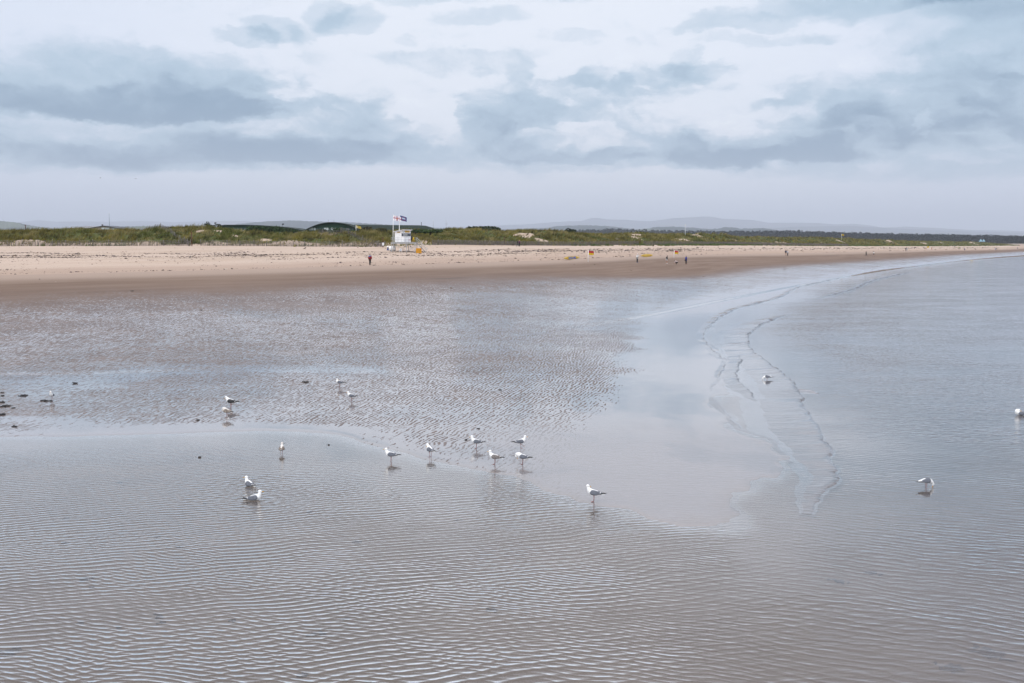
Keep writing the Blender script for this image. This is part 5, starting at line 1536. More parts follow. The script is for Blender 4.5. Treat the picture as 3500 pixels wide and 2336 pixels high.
# ================================================================== people
SKIN = mat('skin', (.46, .27, .19), .6, .1, 8.); SKIN_D = mat('darker_skin', (.22, .12, .08), .6, .1, 8.)
EYE = mat('eye_dark', (.02, .02, .02), .3, .1, 4.)
HAIRD = mat('dark_hair', (.022, .017, .014), .7, .2, 20.); HAIRB = mat('brown_hair', (.11, .065, .04), .7, .2, 20.); BLOND = mat('blond_hair', (.55, .40, .20), .7, .15, 20.)
CAPW = mat('white_cap', (.78, .78, .78), .7, .05, 8.)


def cloth(name, c): return mat(name, c, .85, .14, 7.)


C_BLACK = cloth('black_cloth', (.014, .014, .016)); C_JEAN = cloth('dark_jeans', (.022, .032, .06)); C_RED = cloth('red_jacket_cloth', (.30, .004, .008)); C_TEAL = cloth('blue_yoke_cloth', (.012, .13, .33))
C_PURP = cloth('purple_coat_cloth', (.14, .010, .115)); C_WHITE = cloth('white_jacket_cloth', (.80, .80, .79)); C_BLUE = cloth('royal_blue_shirt', (.012, .03, .30)); C_NAVY = cloth('navy_jumper', (.014, .018, .045))
C_YEL = cloth('lifeguard_yellow', (.56, .26, .004)); C_RSH = cloth('lifeguard_red', (.38, .01, .01)); C_LIME = cloth('lime_jacket', (.28, .44, .01)); C_LB = cloth('mid_blue_jacket', (.04, .12, .36)); C_OL = cloth('dark_olive_coat', (.028, .032, .018)); C_GREYT = cloth('grey_trousers', (.12, .12, .13)); C_LIGHT = cloth('pale_top', (.55, .55, .58))

STAND = dict(pel=(0, 0, .96), wai=(0, 0, 1.10), che=(0, .0, 1.32), nec=(0, .0, 1.50), hl=(0, .02, 1.58), hm=(0, .03, 1.66), ht=(0, .02, 1.745),
             sh=(.18, 0, 1.42), el=(.235, -.02, 1.14), wr=(.245, .05, .90), ha=(.24, .08, .82), hip=(.09, 0, .92), kn=(.10, .02, .50), an=(.10, -.02, .09), to=(.12, .15, .04))


def pose(kind):
    L = {k: (-v[0], v[1], v[2]) for k, v in STAND.items()}; R = dict(STAND); B = dict(STAND)
    if kind == 'walk':
        R.update(kn=(.10, .17, .51), an=(.10, .24, .10), to=(.11, .40, .08), el=(.24, -.12, 1.15), wr=(.25, -.14, .92), ha=(.25, -.14, .84))
        L.update(kn=(-.10, .03, .50), an=(-.10, -.30, .15), to=(-.11, -.20, .03), el=(-.24, .06, 1.15), wr=(-.24, .22, .96), ha=(-.23, .28, .90))
    if kind == 'stride':
        R.update(kn=(.10, -.04, .50), an=(.10, -.26, .20), to=(.11, -.16, .06), el=(.25, .02, 1.15), wr=(.27, .08, .93), ha=(.27, .10, .85))
        L.update(kn=(-.10, .08, .50), an=(-.10, .06, .09), to=(-.12, .22, .04))
    if kind == 'photo':
        R.update(el=(.30, .16, 1.24), wr=(.10, .22, 1.55), ha=(.06, .22, 1.63)); L.update(el=(-.30, .16, 1.24), wr=(-.10, .22, 1.55), ha=(-.06, .22, 1.63))
    if kind == 'look_down':
        B.update(nec=(0, .05, 1.48), hl=(0, .11, 1.54), hm=(0, .15, 1.60), ht=(0, .17, 1.68))
        R.update(wr=(.22, .10, .94), ha=(.20, .14, .88)); L.update(wr=(-.22, .10, .94), ha=(-.20, .14, .88))
    if kind == 'crouch':
        B.update(pel=(0, -.20, .34), wai=(0, -.12, .46), che=(0, .10, .60), nec=(0, .26, .66), hl=(0, .33, .66), hm=(0, .40, .64), ht=(0, .46, .60))
        R.update(sh=(.17, .18, .62), el=(.20, .34, .40), wr=(.14, .42, .20), ha=(.12, .45, .12), hip=(.10, -.18, .34), kn=(.17, .20, .42), an=(.13, -.06, .09), to=(.15, .10, .04))
        L.update(sh=(-.17, .18, .62), el=(-.20, .34, .40), wr=(-.14, .42, .20), ha=(-.12, .45, .12), hip=(-.10, -.18, .34), kn=(-.17, .20, .42), an=(-.13, -.06, .09), to=(-.15, .10, .04))
    if kind == 'bag':
        R.update(el=(.24, .0, 1.14), wr=(.16, .12, 1.00), ha=(.10, .16, .98))
    return B, L, R


def join(me, extra):
    bm = bmesh.new(); bm.from_mesh(me); bm.from_mesh(extra); bm.to_mesh(me); bm.free(); bpy.data.meshes.remove(extra)
    return me


def person(label, p, rz, kind='stand', top=C_BLACK, bottom=C_BLACK, hair=HAIRD, h=1.74, skin_m=SKIN, shoe=None, shorts=False, tee=False, coat=0., long_hair=False, two_tone=None, group=None, cap=False):
    t = thing('person', label, 'person', p, rz, group)
    B, L, R = pose(kind); k = h / 1.76
    sc = lambda q: tuple(x * k for x in q)
    V = [sc(B[n]) for n in ('pel', 'wai', 'che', 'nec', 'hl', 'hm', 'ht')]; E = [(0, 1), (1, 2), (2, 3), (3, 4), (4, 5), (5, 6)]
    rad = [(.125 * k, .09 * k), (.115 * k, .08 * k), (.14 * k, .095 * k), .05 * k, (.066 * k, .075 * k), (.074 * k, .09 * k), .06 * k]
    for D_ in (L, R):
        b = len(V); V += [sc(D_[n]) for n in ('sh', 'el', 'wr', 'ha')]; E += [(2, b), (b, b + 1), (b + 1, b + 2), (b + 2, b + 3)]; rad += [.058 * k, .043 * k, .030 * k, (.032 * k, .018 * k)]
        b = len(V); V += [sc(D_[n]) for n in ('hip', 'kn', 'an', 'to')]; E += [(0, b), (b, b + 1), (b + 1, b + 2), (b + 2, b + 3)]; rad += [.085 * k, .058 * k, .040 * k, .032 * k]
    me = skin(V, E, rad)
    me.materials.clear()
    for m in (skin_m, EYE): me.materials.append(m)
    ex = MB()
    hd = Vector(sc(B['hm'])); fw = (Vector(B['hl']) - Vector(B['nec'])); fw = Vector((0, 1, -.1 if kind != 'crouch' else -.8)).normalized()
    ex.ball(tuple(hd + fw * .088 * k), (.014 * k, .018 * k, .022 * k), 0, 6, 4)
    for s_ in (-1, 1):
        ex.ball(tuple(hd + fw * .075 * k + Vector((s_ * .03 * k, 0, .012 * k))), .009 * k, 1, 6, 4)
        ex.ball((hd.x + s_ * .075 * k, hd.y, hd.z), (.012 * k, .02 * k, .03 * k), 0, 6, 4)
    ex.ball(tuple(hd + fw * .078 * k - Vector((0, 0, .045 * k))), (.022 * k, .008 * k, .006 * k), 1, 6, 4)
    for D_, s_ in ((L, -1), (R, 1)):
        a, b_ = Vector(sc(D_['wr'])), Vector(sc(D_['ha'])); d = (b_ - a).normalized(); sd_ = d.cross(Vector((1, 0, 0))); sd_ = sd_.normalized() if sd_.length > .1 else Vector((0, 1, 0))
        for i, ln in enumerate((.07, .078, .074, .058)):
            o_ = sd_ * ((i - 1.5) * .018 * k); ex.tube([b_ + o_, b_ + o_ + d * ln * .5 * k, b_ + o_ + d * ln * k + Vector((-s_ * .012 * k, 0, 0))], [.0095 * k, .0085 * k, .006 * k], 0, 5)
        ex.tube([a * .4 + b_ * .6 + sd_ * .025 * k, b_ + sd_ * .05 * k + d * .01, b_ + sd_ * .052 * k + d * .035 * k], [.011 * k, .0095 * k, .007 * k], 0, 5)
    exm = ex.mesh('x', [skin_m, EYE]); join(me, exm); me.name = 'body'
    link('body', me, t)
    # clothes grown on the same skeleton
    hem = Vector(B['pel']) + Vector((0, 0, -.06 - coat)) if kind != 'crouch' else Vector(B['pel'])
    V = [sc(hem), sc(B['pel']), sc(B['wai']), sc(B['che']), sc(tuple(Vector(B['che']) * .25 + Vector(B['nec']) * .75))]; E = [(0, 1), (1, 2), (2, 3), (3, 4)]
    rad = [(.175 * k, .13 * k), (.175 * k, .13 * k), (.165 * k, .12 * k), (.18 * k, .13 * k), (.095 * k, .085 * k)]
    for D_ in (L, R):
        b = len(V); end = 'wr'
        a2 = D_['wr'] if not tee else tuple((Vector(D_['sh']) * .35 + Vector(D_['el']) * .65))
        if tee: V += [sc(D_['sh']), sc(a2)]; E += [(3, b), (b, b + 1)]; rad += [.085 * k, .07 * k]
        else: V += [sc(D_['sh']), sc(D_['el']), sc(a2)]; E += [(3, b), (b, b + 1), (b + 1, b + 2)]; rad += [.085 * k, .068 * k, .055 * k]
    me = skin(V, E, rad, root=1); me.materials.clear(); me.materials.append(top); me.name = 'jacket'
    if two_tone:
        me.materials.append(two_tone)
        for pl in me.polygons:
            if pl.center.z > 1.30 * k and abs(pl.center.x) < .21 * k: pl.material_index = 1
    link('top' if tee else 'jacket', me, t)
    V = [sc(B['pel'])]; E = []; rad = [(.155 * k, .115 * k)]
    for D_ in (L, R):
        b = len(V)
        if shorts: V += [sc(D_['hip']), sc(tuple(Vector(D_['hip']) * .25 + Vector(D_['kn']) * .75))]; E += [(0, b), (b, b + 1)]; rad += [.115 * k, .10 * k]
        else: V += [sc(D_['hip']), sc(D_['kn']), sc(D_['an'])]; E += [(0, b), (b, b + 1), (b + 1, b + 2)]; rad += [.11 * k, .080 * k, .066 * k]
    me = skin(V, E, rad); me.materials.clear(); me.materials.append(bottom); me.name = 'trousers'
    link('shorts' if shorts else 'trousers', me, t)
    hb_ = MB(); hd = Vector(sc(B['hm']))
    hb_.ball((hd.x, hd.y - .014 * k, hd.z + .03 * k), (.092 * k, .10 * k, .088 * k), 0, 12, 8)
    if long_hair: hb_.tube([(hd.x, hd.y - .06 * k, hd.z + .02 * k), (hd.x, hd.y - .09 * k, hd.z - .12 * k), (hd.x, hd.y - .09 * k, hd.z - .24 * k)], [(.085 * k, .05 * k), (.085 * k, .045 * k), (.05 * k, .03 * k)], 0, 8)
    if cap: hb_.box((hd.x, hd.y + .11 * k, hd.z + .045 * k), (.13 * k, .10 * k, .015 * k))
    hb_.build('cap' if cap else 'hair', hair, t)
    for D_ in (L, R):
        a, b_ = Vector(sc(D_['an'])), Vector(sc(D_['to'])); s_ = MB(); d = (b_ - a)
        s_.tube([a - Vector((0, .05 * k, .03 * k)), a * .6 + b_ * .4 - Vector((0, 0, .02 * k)), b_ + Vector((0, .03 * k, -.005))], [(.05 * k, .05 * k), (.052 * k, .045 * k), (.035 * k, .028 * k)], 0, 8)
        s_.build('shoe', shoe or BLACK, t)
    return t


def foot(u, v):
    p = hit(u, v); return (p.x, p.y, p.z)


def tall(u, v, px, lo=1.5, hi=2.0):
    p = hit(u, v); return min(hi, max(lo, px * p.y / FPX))


person('person in a red jacket with a blue yoke walking away along the dry sand', foot(1265, 907), math.radians(-8), 'stride', C_RED, C_BLACK, HAIRB, tall(1265, 907, 38.5), two_tone=C_TEAL)
person('person in a black jacket and jeans strolling beside the purple coat', foot(1769.5, 843), math.radians(-70), 'walk', C_BLACK, C_JEAN, HAIRD, 1.78)
person('blond person in a purple coat strolling along the fence', foot(1775.5, 843), math.radians(-60), 'stand', C_PURP, C_BLACK, BLOND, 1.76, coat=.10, long_hair=True)
person('person in a white jacket and cap raising both hands to take a picture', foot(2178, 898), math.radians(-60), 'photo', C_WHITE, C_BLACK, CAPW, tall(2178, 898, 31), cap=True, shoe=NAVY)
person('person in a black top and white shorts looking down', foot(2279, 902), math.radians(-70), 'look_down', C_BLACK, cloth('white_shorts', (.80, .79, .77)), HAIRD, tall(2279, 902, 28.5), shorts=True, long_hair=True, shoe=WHITE)
person('person crouching low over the sand below the leaning flag', foot(2312, 903), math.radians(75), 'crouch', cloth('pale_pink_top', (.60, .48, .46)), C_BLACK, HAIRD, tall(2345, 903, 32))
person('person in a royal blue shirt and dark trousers standing at the wet edge', foot(2345, 903.5), math.radians(-50), 'bag', C_BLUE, C_BLACK, HAIRD, tall(2345, 903, 33), skin_m=SKIN_D, tee=True, shoe=cloth('dark_red_shoe', (.16, .02, .02)))
bq = hit(2345, 903.5)
mb = MB(); mb.tube([(0, 0, 0), (0, .0, .16), (0, 0, .32)], [(.10, .07), (.13, .09), (.08, .05)], 0, 10); mb.tube([(0, 0, .3), (.12, -.05, .58), (.2, .02, .6)], .018, 0, 6)
tag(mb.build('shoulder_bag', BLACK, None, (bq.x - .27, bq.y, bq.z + .78)), 'black bag slung behind the hip of the person in blue', 'bag')
person('person in a navy jumper and shorts, taller of the pair midway along the beach', foot(2685.5, 874.5), math.radians(170), 'stand', C_NAVY, cloth('tan_shorts', (.20, .14, .11)), HAIRD, tall(2686, 874.5, 21, 1.6), shorts=True)
person('person with a white top standing close beside the one in the navy jumper', foot(2692, 875.5), math.radians(200), 'stand', C_LIGHT, C_BLACK, HAIRD, tall(2692, 875.5, 18.5, 1.5), long_hair=True)
person('person in dark olive clothes walking with long hair, ahead of the white shirt', foot(2960, 876.5), math.radians(-80), 'walk', C_OL, C_BLACK, HAIRD, tall(2960, 876.5, 17, 1.5), long_hair=True, coat=.2)
person('person in a white shirt and black shorts striding over the wet sand', foot(2986, 877), math.radians(-85), 'walk', C_WHITE, C_BLACK, HAIRD, tall(2986, 877, 18.5, 1.6), shorts=True, tee=True)
person('person in a dark coat, left one of the pair before the two lifeguards', foot(3096, 859.5), math.radians(180), 'stand', C_NAVY, C_GREYT, HAIRD, tall(3096, 859.5, 12.3), coat=.15)
person('person in a pale patterned outfit beside the dark coat', foot(3100.5, 859), math.radians(175), 'stand', C_LIGHT, cloth('cream_trousers', (.5, .48, .44)), HAIRD, tall(3100.5, 859, 11), long_hair=True)
lg = person('lifeguard in yellow and red carrying a yellow flag', foot(3165, 854.3), math.radians(-100), 'stand', C_YEL, C_RSH, HAIRD, tall(3165, 854.3, 8.6))
person('lifeguard in yellow and red walking ahead without a flag', foot(3184.5, 854.3), math.radians(-90), 'walk', C_YEL, C_RSH, HAIRB, tall(3184, 854.3, 8.6))
lp = lg.location
mb = MB(); mb.tube([(0, 0, 0), (.25, 0, 1.2)], .03, 0, 6); mb.loft([[(.2, y, .3), (1.2, y, .4), (1.25, y, 1.3), (.25, y, 1.2)] for y in (-.03, .03)], 1, True, False)
tag(mb.build('carried_flag', [WHITE, YFLAG], None, (lp.x + .35, lp.y - .1, lp.z + .75)), 'yellow flag carried over the shoulder by a lifeguard', 'flag')
for (u, v, px, top, bot, hr, rz, kd, lab) in [
    (3263, 846.5, 6.4, C_NAVY, C_NAVY, HAIRD, 90, 'walk', 'small distant person in navy high on the dry sand'),
    (3276.5, 852.8, 7.2, C_LIME, C_GREYT, HAIRD, 180, 'stand', 'distant person in a lime green jacket'),
    (3280.8, 853.2, 8.2, C_BLACK, C_BLACK, HAIRD, 180, 'walk', 'distant person in black beside the lime green jacket'),
    (3297, 857.5, 7.5, C_BLUE, C_JEAN, HAIRB, 180, 'walk', 'distant person in royal blue alone below the lime green jacket'),
    (3402, 856, 7.2, C_LB, C_LB, HAIRB, 180, 'stand', 'distant person in mid blue, left of the far pair'),
    (3406.8, 856, 7.8, C_NAVY, C_GREYT, HAIRD, 180, 'walk', 'distant person in dark clothes, right of the far pair'),
    (3478, 852.3, 5.8, C_BLUE, C_JEAN, HAIRD, 180, 'walk', 'distant person in blue below the tip of the dunes'),
    (3480, 841.6, 3.6, C_NAVY, C_BLACK, HAIRD, 180, 'stand', 'tiny far person in navy at the end of the dunes'),
    (3485, 841.8, 3.8, C_RSH, C_JEAN, HAIRD, 180, 'stand', 'tiny far person in red at the end of the dunes')]:
    person(lab, foot(u, v), math.radians(rz), kd, top, bot, hr, tall(u, v, px, 1.55, 1.95), group='distant people on the beach')


# ================================================================== dogs
def dog(label, u, v, rz, m, k=1., run=False):
    p = foot(u, v)
    V = [(-.34, 0, .50), (-.10, 0, .52), (.14, 0, .52), (.30, 0, .60), (.40, 0, .70), (.48, 0, .72), (.62, 0, .67), (-.42, 0, .52), (-.58, 0, .60)]
    E = [(0, 1), (1, 2), (2, 3), (3, 4), (4, 5), (5, 6), (0, 7), (7, 8)]
    rad = [(.11, .12), (.12, .13), (.14, .17), (.10, .11), (.085, .085), (.085, .085), .038, .035, .03]
    s_ = .16 if run else .04
    for (b, x, sy, dx) in ((2, .18, 1, s_), (2, .18, -1, -s_), (0, -.32, 1, -s_), (0, -.32, -1, s_)):
        i = len(V); hind = x < 0
        V += [(x, sy * .09, .40), (x + (.06 if hind else -.01) + dx * .4, sy * .09, .24), (x + (-.06 if hind else 0) + dx, sy * .09, .12), (x + dx, sy * .09, .025), (x + dx + .06, sy * .09, .02)]
        E += [(b, i), (i, i + 1), (i + 1, i + 2), (i + 2, i + 3), (i + 3, i + 4)]; rad += [.075, .045, .032, .03, .028]
    V = [tuple(c * k for c in q) for q in V]; rad = [tuple(c * k for c in r) if isinstance(r, tuple) else r * k for r in rad]
    me = skin(V, E, rad, root=1); me.materials.clear(); me.materials.append(m); me.materials.append(EYE)
    ex = MB()
    for sy in (-1, 1):
        ex.tube([(.44 * k, sy * .06 * k, .77 * k), (.42 * k, sy * .10 * k, .70 * k), (.43 * k, sy * .11 * k, .62 * k)], [(.02 * k, .04 * k), (.02 * k, .045 * k), (.01 * k, .02 * k)], 0, 6)
        ex.ball((.55 * k, sy * .045 * k, .74 * k), .012 * k, 1, 6, 4)
    ex.ball((.645 * k, 0, .68 * k), .018 * k, 1, 6, 4)
    join(me, ex.mesh('x', [m, EYE])); me.name = 'dog'
    tag(link('dog', me, None, p, math.radians(rz)), label, 'dog')


dog('white dog trotting through the shallow swash far along the shore', 3321, 895, 180, mat('cream_fur', (.66, .58, .44), .9, .2, 8.), 1.25, True)
dog('small black and tan dog sniffing beside the strolling couple', 1754, 841.5, 10, mat('black_fur', (.02, .018, .016), .9, .2, 5., c2=(.10, .05, .02)), .75)
dog('tiny dark dog alone on the damp sand far along the beach', 3334, 854.6, 180, mat('dark_fur', (.02, .02, .022), .9, .2, 5.), 1.1)

# ================================================================== gulls
G_WHITE = mat('gull_white', (.83, .83, .81), .75, .035, 14.); G_GREY = mat('gull_grey', (.135, .145, .168), .8, .12, 22., spec=.2); G_BLACK = mat('gull_black', (.014, .014, .016), .6, .2, 30.)
G_BILL = mat('gull_bill', (.58, .30, .005), .45, .08, 20.); G_LEG = mat('gull_leg', (.34, .15, .14), .6, .12, 20.); G_BROWN = mat('gull_mottled', (.33, .28, .235), .85, .1, 30., c2=(.05, .038, .03), spec=.2); G_JHEAD = mat('gull_streaked_head', (.74, .71, .67), .8, .06, 40., c2=(.52, .48, .43)); G_DKB = mat('gull_dark_bill', (.03, .028, .028), .5); G_RED = mat('bill_spot', (.6, .05, .02), .5)


def gull(name, label, p, rz, how='stand', k=1., kind='adult', yaw=0., nod=0., depth=0., legs=True, stride=False):
    """body, folded wings, head, bill and legs in one mesh; forward is +x, feet at the origin"""
    mb = MB()
    W, G, K, BI, LE, EY, SP = range(7)
    body = [(-.31, .235, .034, .008), (-.24, .245, .044, .018), (-.17, .258, .060, .046), (-.09, .268, .082, .072), (0, .276, .092, .088), (.065, .290, .090, .092)]
    if how in ('stand', 'back', 'rest'):
        neck = [(.115, .325, .076, .080), (.143, .368, .055, .060), (.156, .405, .043, .047), (.163, .438, .040, .042)]; hc = (.168, .462)
        if how == 'rest': neck = [(.115, .325, .076, .080), (.130, .362, .058, .064), (.130, .395, .046, .050)]; hc = (.126, .425)
    elif how == 'down':
        neck = [(.110, .33, .074, .080), (.135, .375, .052, .058), (.160, .408, .042, .046)]; hc = (.185, .425)
    elif how == 'preen':
        neck = [(.115, .330, .082, .088), (.165, .352, .066, .070), (.205, .345, .052, .056), (.228, .318, .044, .048)]; hc = (.225, .280)
    elif how == 'feed':
        body = [(-.31, .262, .034, .008), (-.24, .262, .044, .018), (-.17, .262, .060, .046), (-.09, .262, .082, .070), (0, .262, .092, .086), (.065, .262, .088, .086)]
        neck = [(.120, .252, .070, .072), (.165, .232, .050, .052), (.200, .200, .042, .044), (.220, .165, .040, .041)]; hc = (.228, .140)
    elif how == 'swim':
        neck = [(.110, .315, .078, .080), (.140, .355, .056, .060), (.150, .395, .044, .047), (.156, .430, .040, .042)]; hc = (.160, .455)
    elif how == 'swimpreen':
        neck = [(.120, .330, .090, .100), (.130, .390, .070, .078), (.085, .425, .052, .056)]; hc = (.045, .415)
    mb.tube([(x, 0, z) for x, z, a, b in body + neck], [(a, b) for x, z, a, b in body + neck], W, 14)
    # head and bill
    cy, sy_ = math.cos(yaw), math.sin(yaw)
    cn, sn = math.cos(nod), math.sin(nod)
    def H(a, l, up):                                        # along the bill, to the side, upwards
        x, z = a * cn + up * sn, -a * sn + up * cn
        return (hc[0] + x * cy - l * sy_, x * sy_ + l * cy, hc[1] + z)
    rings = []
    for (a, ry, rz_, zc) in [(-.050, .012, .014, .0), (-.040, .030, .032, .002), (-.018, .039, .041, .004), (.008, .040, .041, .004), (.030, .033, .033, .0), (.046, .022, .023, -.005), (.056, .012, .014, -.008)]:
        rings.append([H(a, ry * math.cos(2 * PI * i / 12), zc + rz_ * math.sin(2 * PI * i / 12)) for i in range(12)])
    mb.loft(rings, W)
    mb.loft([[H(a, r * .62 * math.cos(2 * PI * i / 8), zc + r * math.sin(2 * PI * i / 8)) for i in range(8)] for a, r, zc in [(.050, .0135, -.008), (.072, .012, -.008), (.090, .0115, -.011), (.103, .008, -.018), (.110, .003, -.026)]], BI)
    for s_ in (-1, 1):
        mb.ball(H(.022, s_ * .033, .010), .006, EY, 6, 4)
    mb.ball(H(.092, 0, -.018), (.007, .008, .005), SP, 6, 4)
    # mantle and folded wings
    z0 = .0 if how != 'feed' else -.012
    wg = [(.105, .055, .305, .020, .030), (.075, .072, .300, .028, .060), (.02, .080, .295, .030, .070), (-.05, .076, .286, .028, .066), (-.12, .060, .280, .024, .050), (-.18, .044, .276, .020, .034), (-.225, .030, .272, .014, .020), (-.25, .022, .270, .006, .008)]
    for s_ in (-1, 1):
        rings = []
        for (x, yc, zc, th, hh) in wg:
            tilt = .45
            rings.append([(x, s_ * (yc + th * math.cos(a) - tilt * hh * math.sin(a)), zc + z0 + hh * math.sin(a)) for a in [2 * PI * i / 12 * s_ for i in range(12)]])
        mb.loft(rings, G)
        mb.tube([(-.165, s_ * .058, .262 + z0), (-.195, s_ * .046, .285 + z0), (-.205, s_ * .028, .300 + z0)], [(.010, .008), (.016, .010), (.010, .006)], W, 8)
        # long dark wing tips crossing over the tail
        mb.tube([(-.10, s_ * .066, .248 + z0), (-.20, s_ * .046, .258 + z0), (-.30, s_ * .016, .270 + z0 + s_ * .006), (-.385, -s_ * .016, .276 + z0 + s_ * .012)], [(.010, .016), (.016, .020), (.014, .014), (.003, .003)], K, 8)
        if kind != 'juv':
            for x, w_ in ((-.335, .008), (-.365, .006)): mb.ball((x, -s_ * .004, .283 + z0 + s_ * .008), (w_, .010, .006), W, 6, 4)
    rings = []
    for (x, zc, hy, hz) in [(.105, .325, .050, .018), (.07, .335, .066, .030), (0, .330, .070, .034), (-.08, .312, .060, .030), (-.15, .296, .044, .022), (-.20, .285, .026, .012)]:
        rings.append([(x, hy * math.cos(2 * PI * i / 12), zc + z0 + hz * math.sin(2 * PI * i / 12)) for i in range(12)])
    mb.loft(rings, G)
    if legs:
        for s_ in (-1, 1):
            if stride and s_ == 1:
                kn, ft = (.045, s_ * .034, .140), (.120, s_ * .034, .085)
            else:
                kn, ft = (-.012, s_ * .034, .115), (.0, s_ * .034, .004)
            mb.tube([(-.015, s_ * .036, .235), (-.008, s_ * .035, .175), kn, ft], [.020, .0085, .0075, .0065], LE, 7)
            fx, fy, fz = ft
            if not stride or s_ == -1:
                b = len(mb.v); mb.v += [(fx - .012, fy, fz + .006), (fx + .062, fy - .030, fz), (fx + .070, fy, fz + .002), (fx + .062, fy + .030, fz), (fx - .012, fy, fz - .006)]
                mb.face((b, b + 1, b + 2), LE); mb.face((b, b + 2, b + 3), LE); mb.face((b + 4, b + 2, b + 1), LE); mb.face((b + 4, b + 3, b + 2), LE)
            else:
                mb.tube([ft, (fx + .03, fy, fz - .03), (fx + .045, fy, fz - .05)], [.007, .009, .003], LE, 6)
    mats_ = {'adult': [G_WHITE, G_GREY, G_BLACK, G_BILL, G_LEG, EYE, G_RED], 'black': [G_WHITE, G_BLACK, G_BLACK, G_BILL, G_LEG, EYE, G_RED],
             'sub': [G_WHITE, mat('gull_grey_brown', (.20, .19, .19), .8, .1, 26., c2=(.11, .09, .075)), G_BLACK, G_BILL, G_LEG, EYE, G_RED], 'juv': [G_JHEAD, G_BROWN, mat('gull_dark_brown', (.035, .026, .02), .7, .2, 30.), G_DKB, G_LEG, EYE, G_DKB]}[kind]
    o = mb.build(name, mats_)
    o.location = (p[0], p[1], p[2] - depth); o.rotation_euler = (0, 0, rz); o.scale = (k, k, k)
    return tag(o, label, 'gull')


R = math.radians
def gp(u, v):
    p = on_plane(u, v, 0.); z = ground_z(p.x, p.y)
    return (p.x, p.y, max(z, 0.) + .002)


gull('seagull', 'white-breasted gull facing the viewer at the far left beside dark weed', gp(178, 1374), R(-80), 'stand', 1.0)
gull('seagull', 'large black-backed gull with its yellow bill lowered', gp(789, 1399), R(172), 'down', 1.22, 'black', nod=R(48))
gull('seagull', 'mottled young gull preening in front of the black-backed gull', gp(776, 1430), R(150), 'preen', 1.08, 'juv', nod=R(120))
gull('seagull', 'grey-winged gull with its head turned back, upper one of the pair on the rippled sand', gp(1161, 1329), R(176), 'rest', 1.0, yaw=R(165), nod=R(14))
gull('seagull', 'pale grey gull facing left, lower one of the pair on the rippled sand', gp(1201, 1375), R(172), 'stand', .98, nod=R(8))
gull('seagull', 'brown speckled young gull standing in the pool with its back to the viewer', gp(963, 1551), R(95), 'stand', .90, 'juv', yaw=R(-85), depth=.06)
gull('seagull', 'gull bathing in the pool, the upper of two, tail towards the viewer', gp(853, 1660), R(140), 'swim', 1.02, legs=False, depth=.222, yaw=R(30))
gull('seagull', 'gull floating in the pool, the lower of two, facing right', gp(870, 1709), R(6), 'swim', 1.05, legs=False, depth=.226)
gull('seagull', 'gull standing in the shallows facing left, leftmost of the middle group', gp(1336, 1577), R(176), 'stand', 1.0, depth=.03)
gull('seagull', 'slim gull stooping with its bill pointing down, second from the left in the middle group', gp(1471, 1564), R(128), 'down', 1.0, nod=R(55), yaw=R(40))
gull('seagull', 'gull standing upright facing left at the upper edge of the middle group', gp(1628, 1536), R(174), 'stand', .98, nod=R(8))
gull('seagull', 'gull walking right with one leg raised', gp(1780, 1536), R(8), 'stand', .98, nod=R(10), stride=True)
gull('seagull', 'gull with mottled brownish wings facing left below the upright gull', gp(1691, 1590), R(168), 'stand', 1.0, 'sub', nod=R(10))
gull('seagull', 'gull with its head tucked down to its breast below the walking gull', gp(1786, 1590), R(165), 'preen', 1.0, nod=R(110))
gull('seagull', 'gull at the edge of the pool with its head turned to the right', gp(2029, 1718), R(168), 'stand', 1.03, yaw=R(-150), nod=R(12))
gull('seagull', 'gull dipping its bill in the shallow swash between two wavelets', gp(2621, 1300), R(174), 'feed', 1.0, nod=R(80), depth=.07)
gull('seagull', 'gull feeding with its head down in the open water at the right', gp(3166, 1666), R(12), 'feed', 1.0, nod=R(85), depth=.05)
gull('seagull', 'gull preening on the water at the right edge', gp(3486, 1420), R(176), 'swimpreen', 1.08, legs=False, depth=.215, yaw=R(168), nod=R(20))


def crow(label, u, v, rz, k):
    p = hit(u, v); mb = MB()
    mb.tube([(-.24, 0, .16), (-.14, 0, .19), (-.04, 0, .22), (.06, 0, .26), (.11, 0, .31), (.15, 0, .335), (.19, 0, .33), (.215, 0, .325), (.245, 0, .318)], [(.03, .008), (.045, .03), (.07, .065), (.065, .065), (.04, .045), (.036, .038), (.024, .022), (.012, .013), .002], 0, 10)
    for s_ in (-1, 1):
        mb.tube([(.07, s_ * .055, .26), (-.03, s_ * .068, .23), (-.15, s_ * .035, .19), (-.25, s_ * .01, .165)], [(.01, .03), (.018, .055), (.014, .03), .003], 0, 8)
        mb.tube([(0, s_ * .03, .17), (.01, s_ * .03, .08), (.0, s_ * .03, 0)], [.016, .008, .007], 0, 6); mb.tube([(0, s_ * .03, .006), (.05, s_ * .04, .005)], .006, 0, 5)
    o = mb.build('crow', G_BLACK, None, p, rz); o.scale = (k, k, k); tag(o, label, 'crow')


crow('black crow on the dry sand below the fence, left of the hut', 1043, 853.5, R(-20), 1.25)
crow('black crow among the wrack lines at the left', 650, 884.5, R(100), 1.25)


def flying(label, u, v, d, rz):
    mb = MB()
    mb.tube([(-.22, 0, 0), (-.1, 0, .01), (.05, 0, .015), (.15, 0, .02), (.2, 0, .015)], [.01, .05, .06, .035, .008], 0, 8)
    for s_ in (-1, 1): mb.tube([(.03, s_ * .04, .02), (.06, s_ * .28, .12), (-.02, s_ * .45, .10), (-.12, s_ * .66, .03)], [(.08, .012), (.065, .010), (.05, .008), .004], 0, 8)
    tag(mb.build('flying_bird', G_GREY, None, at_depth(u, v, d), rz), label, 'bird')


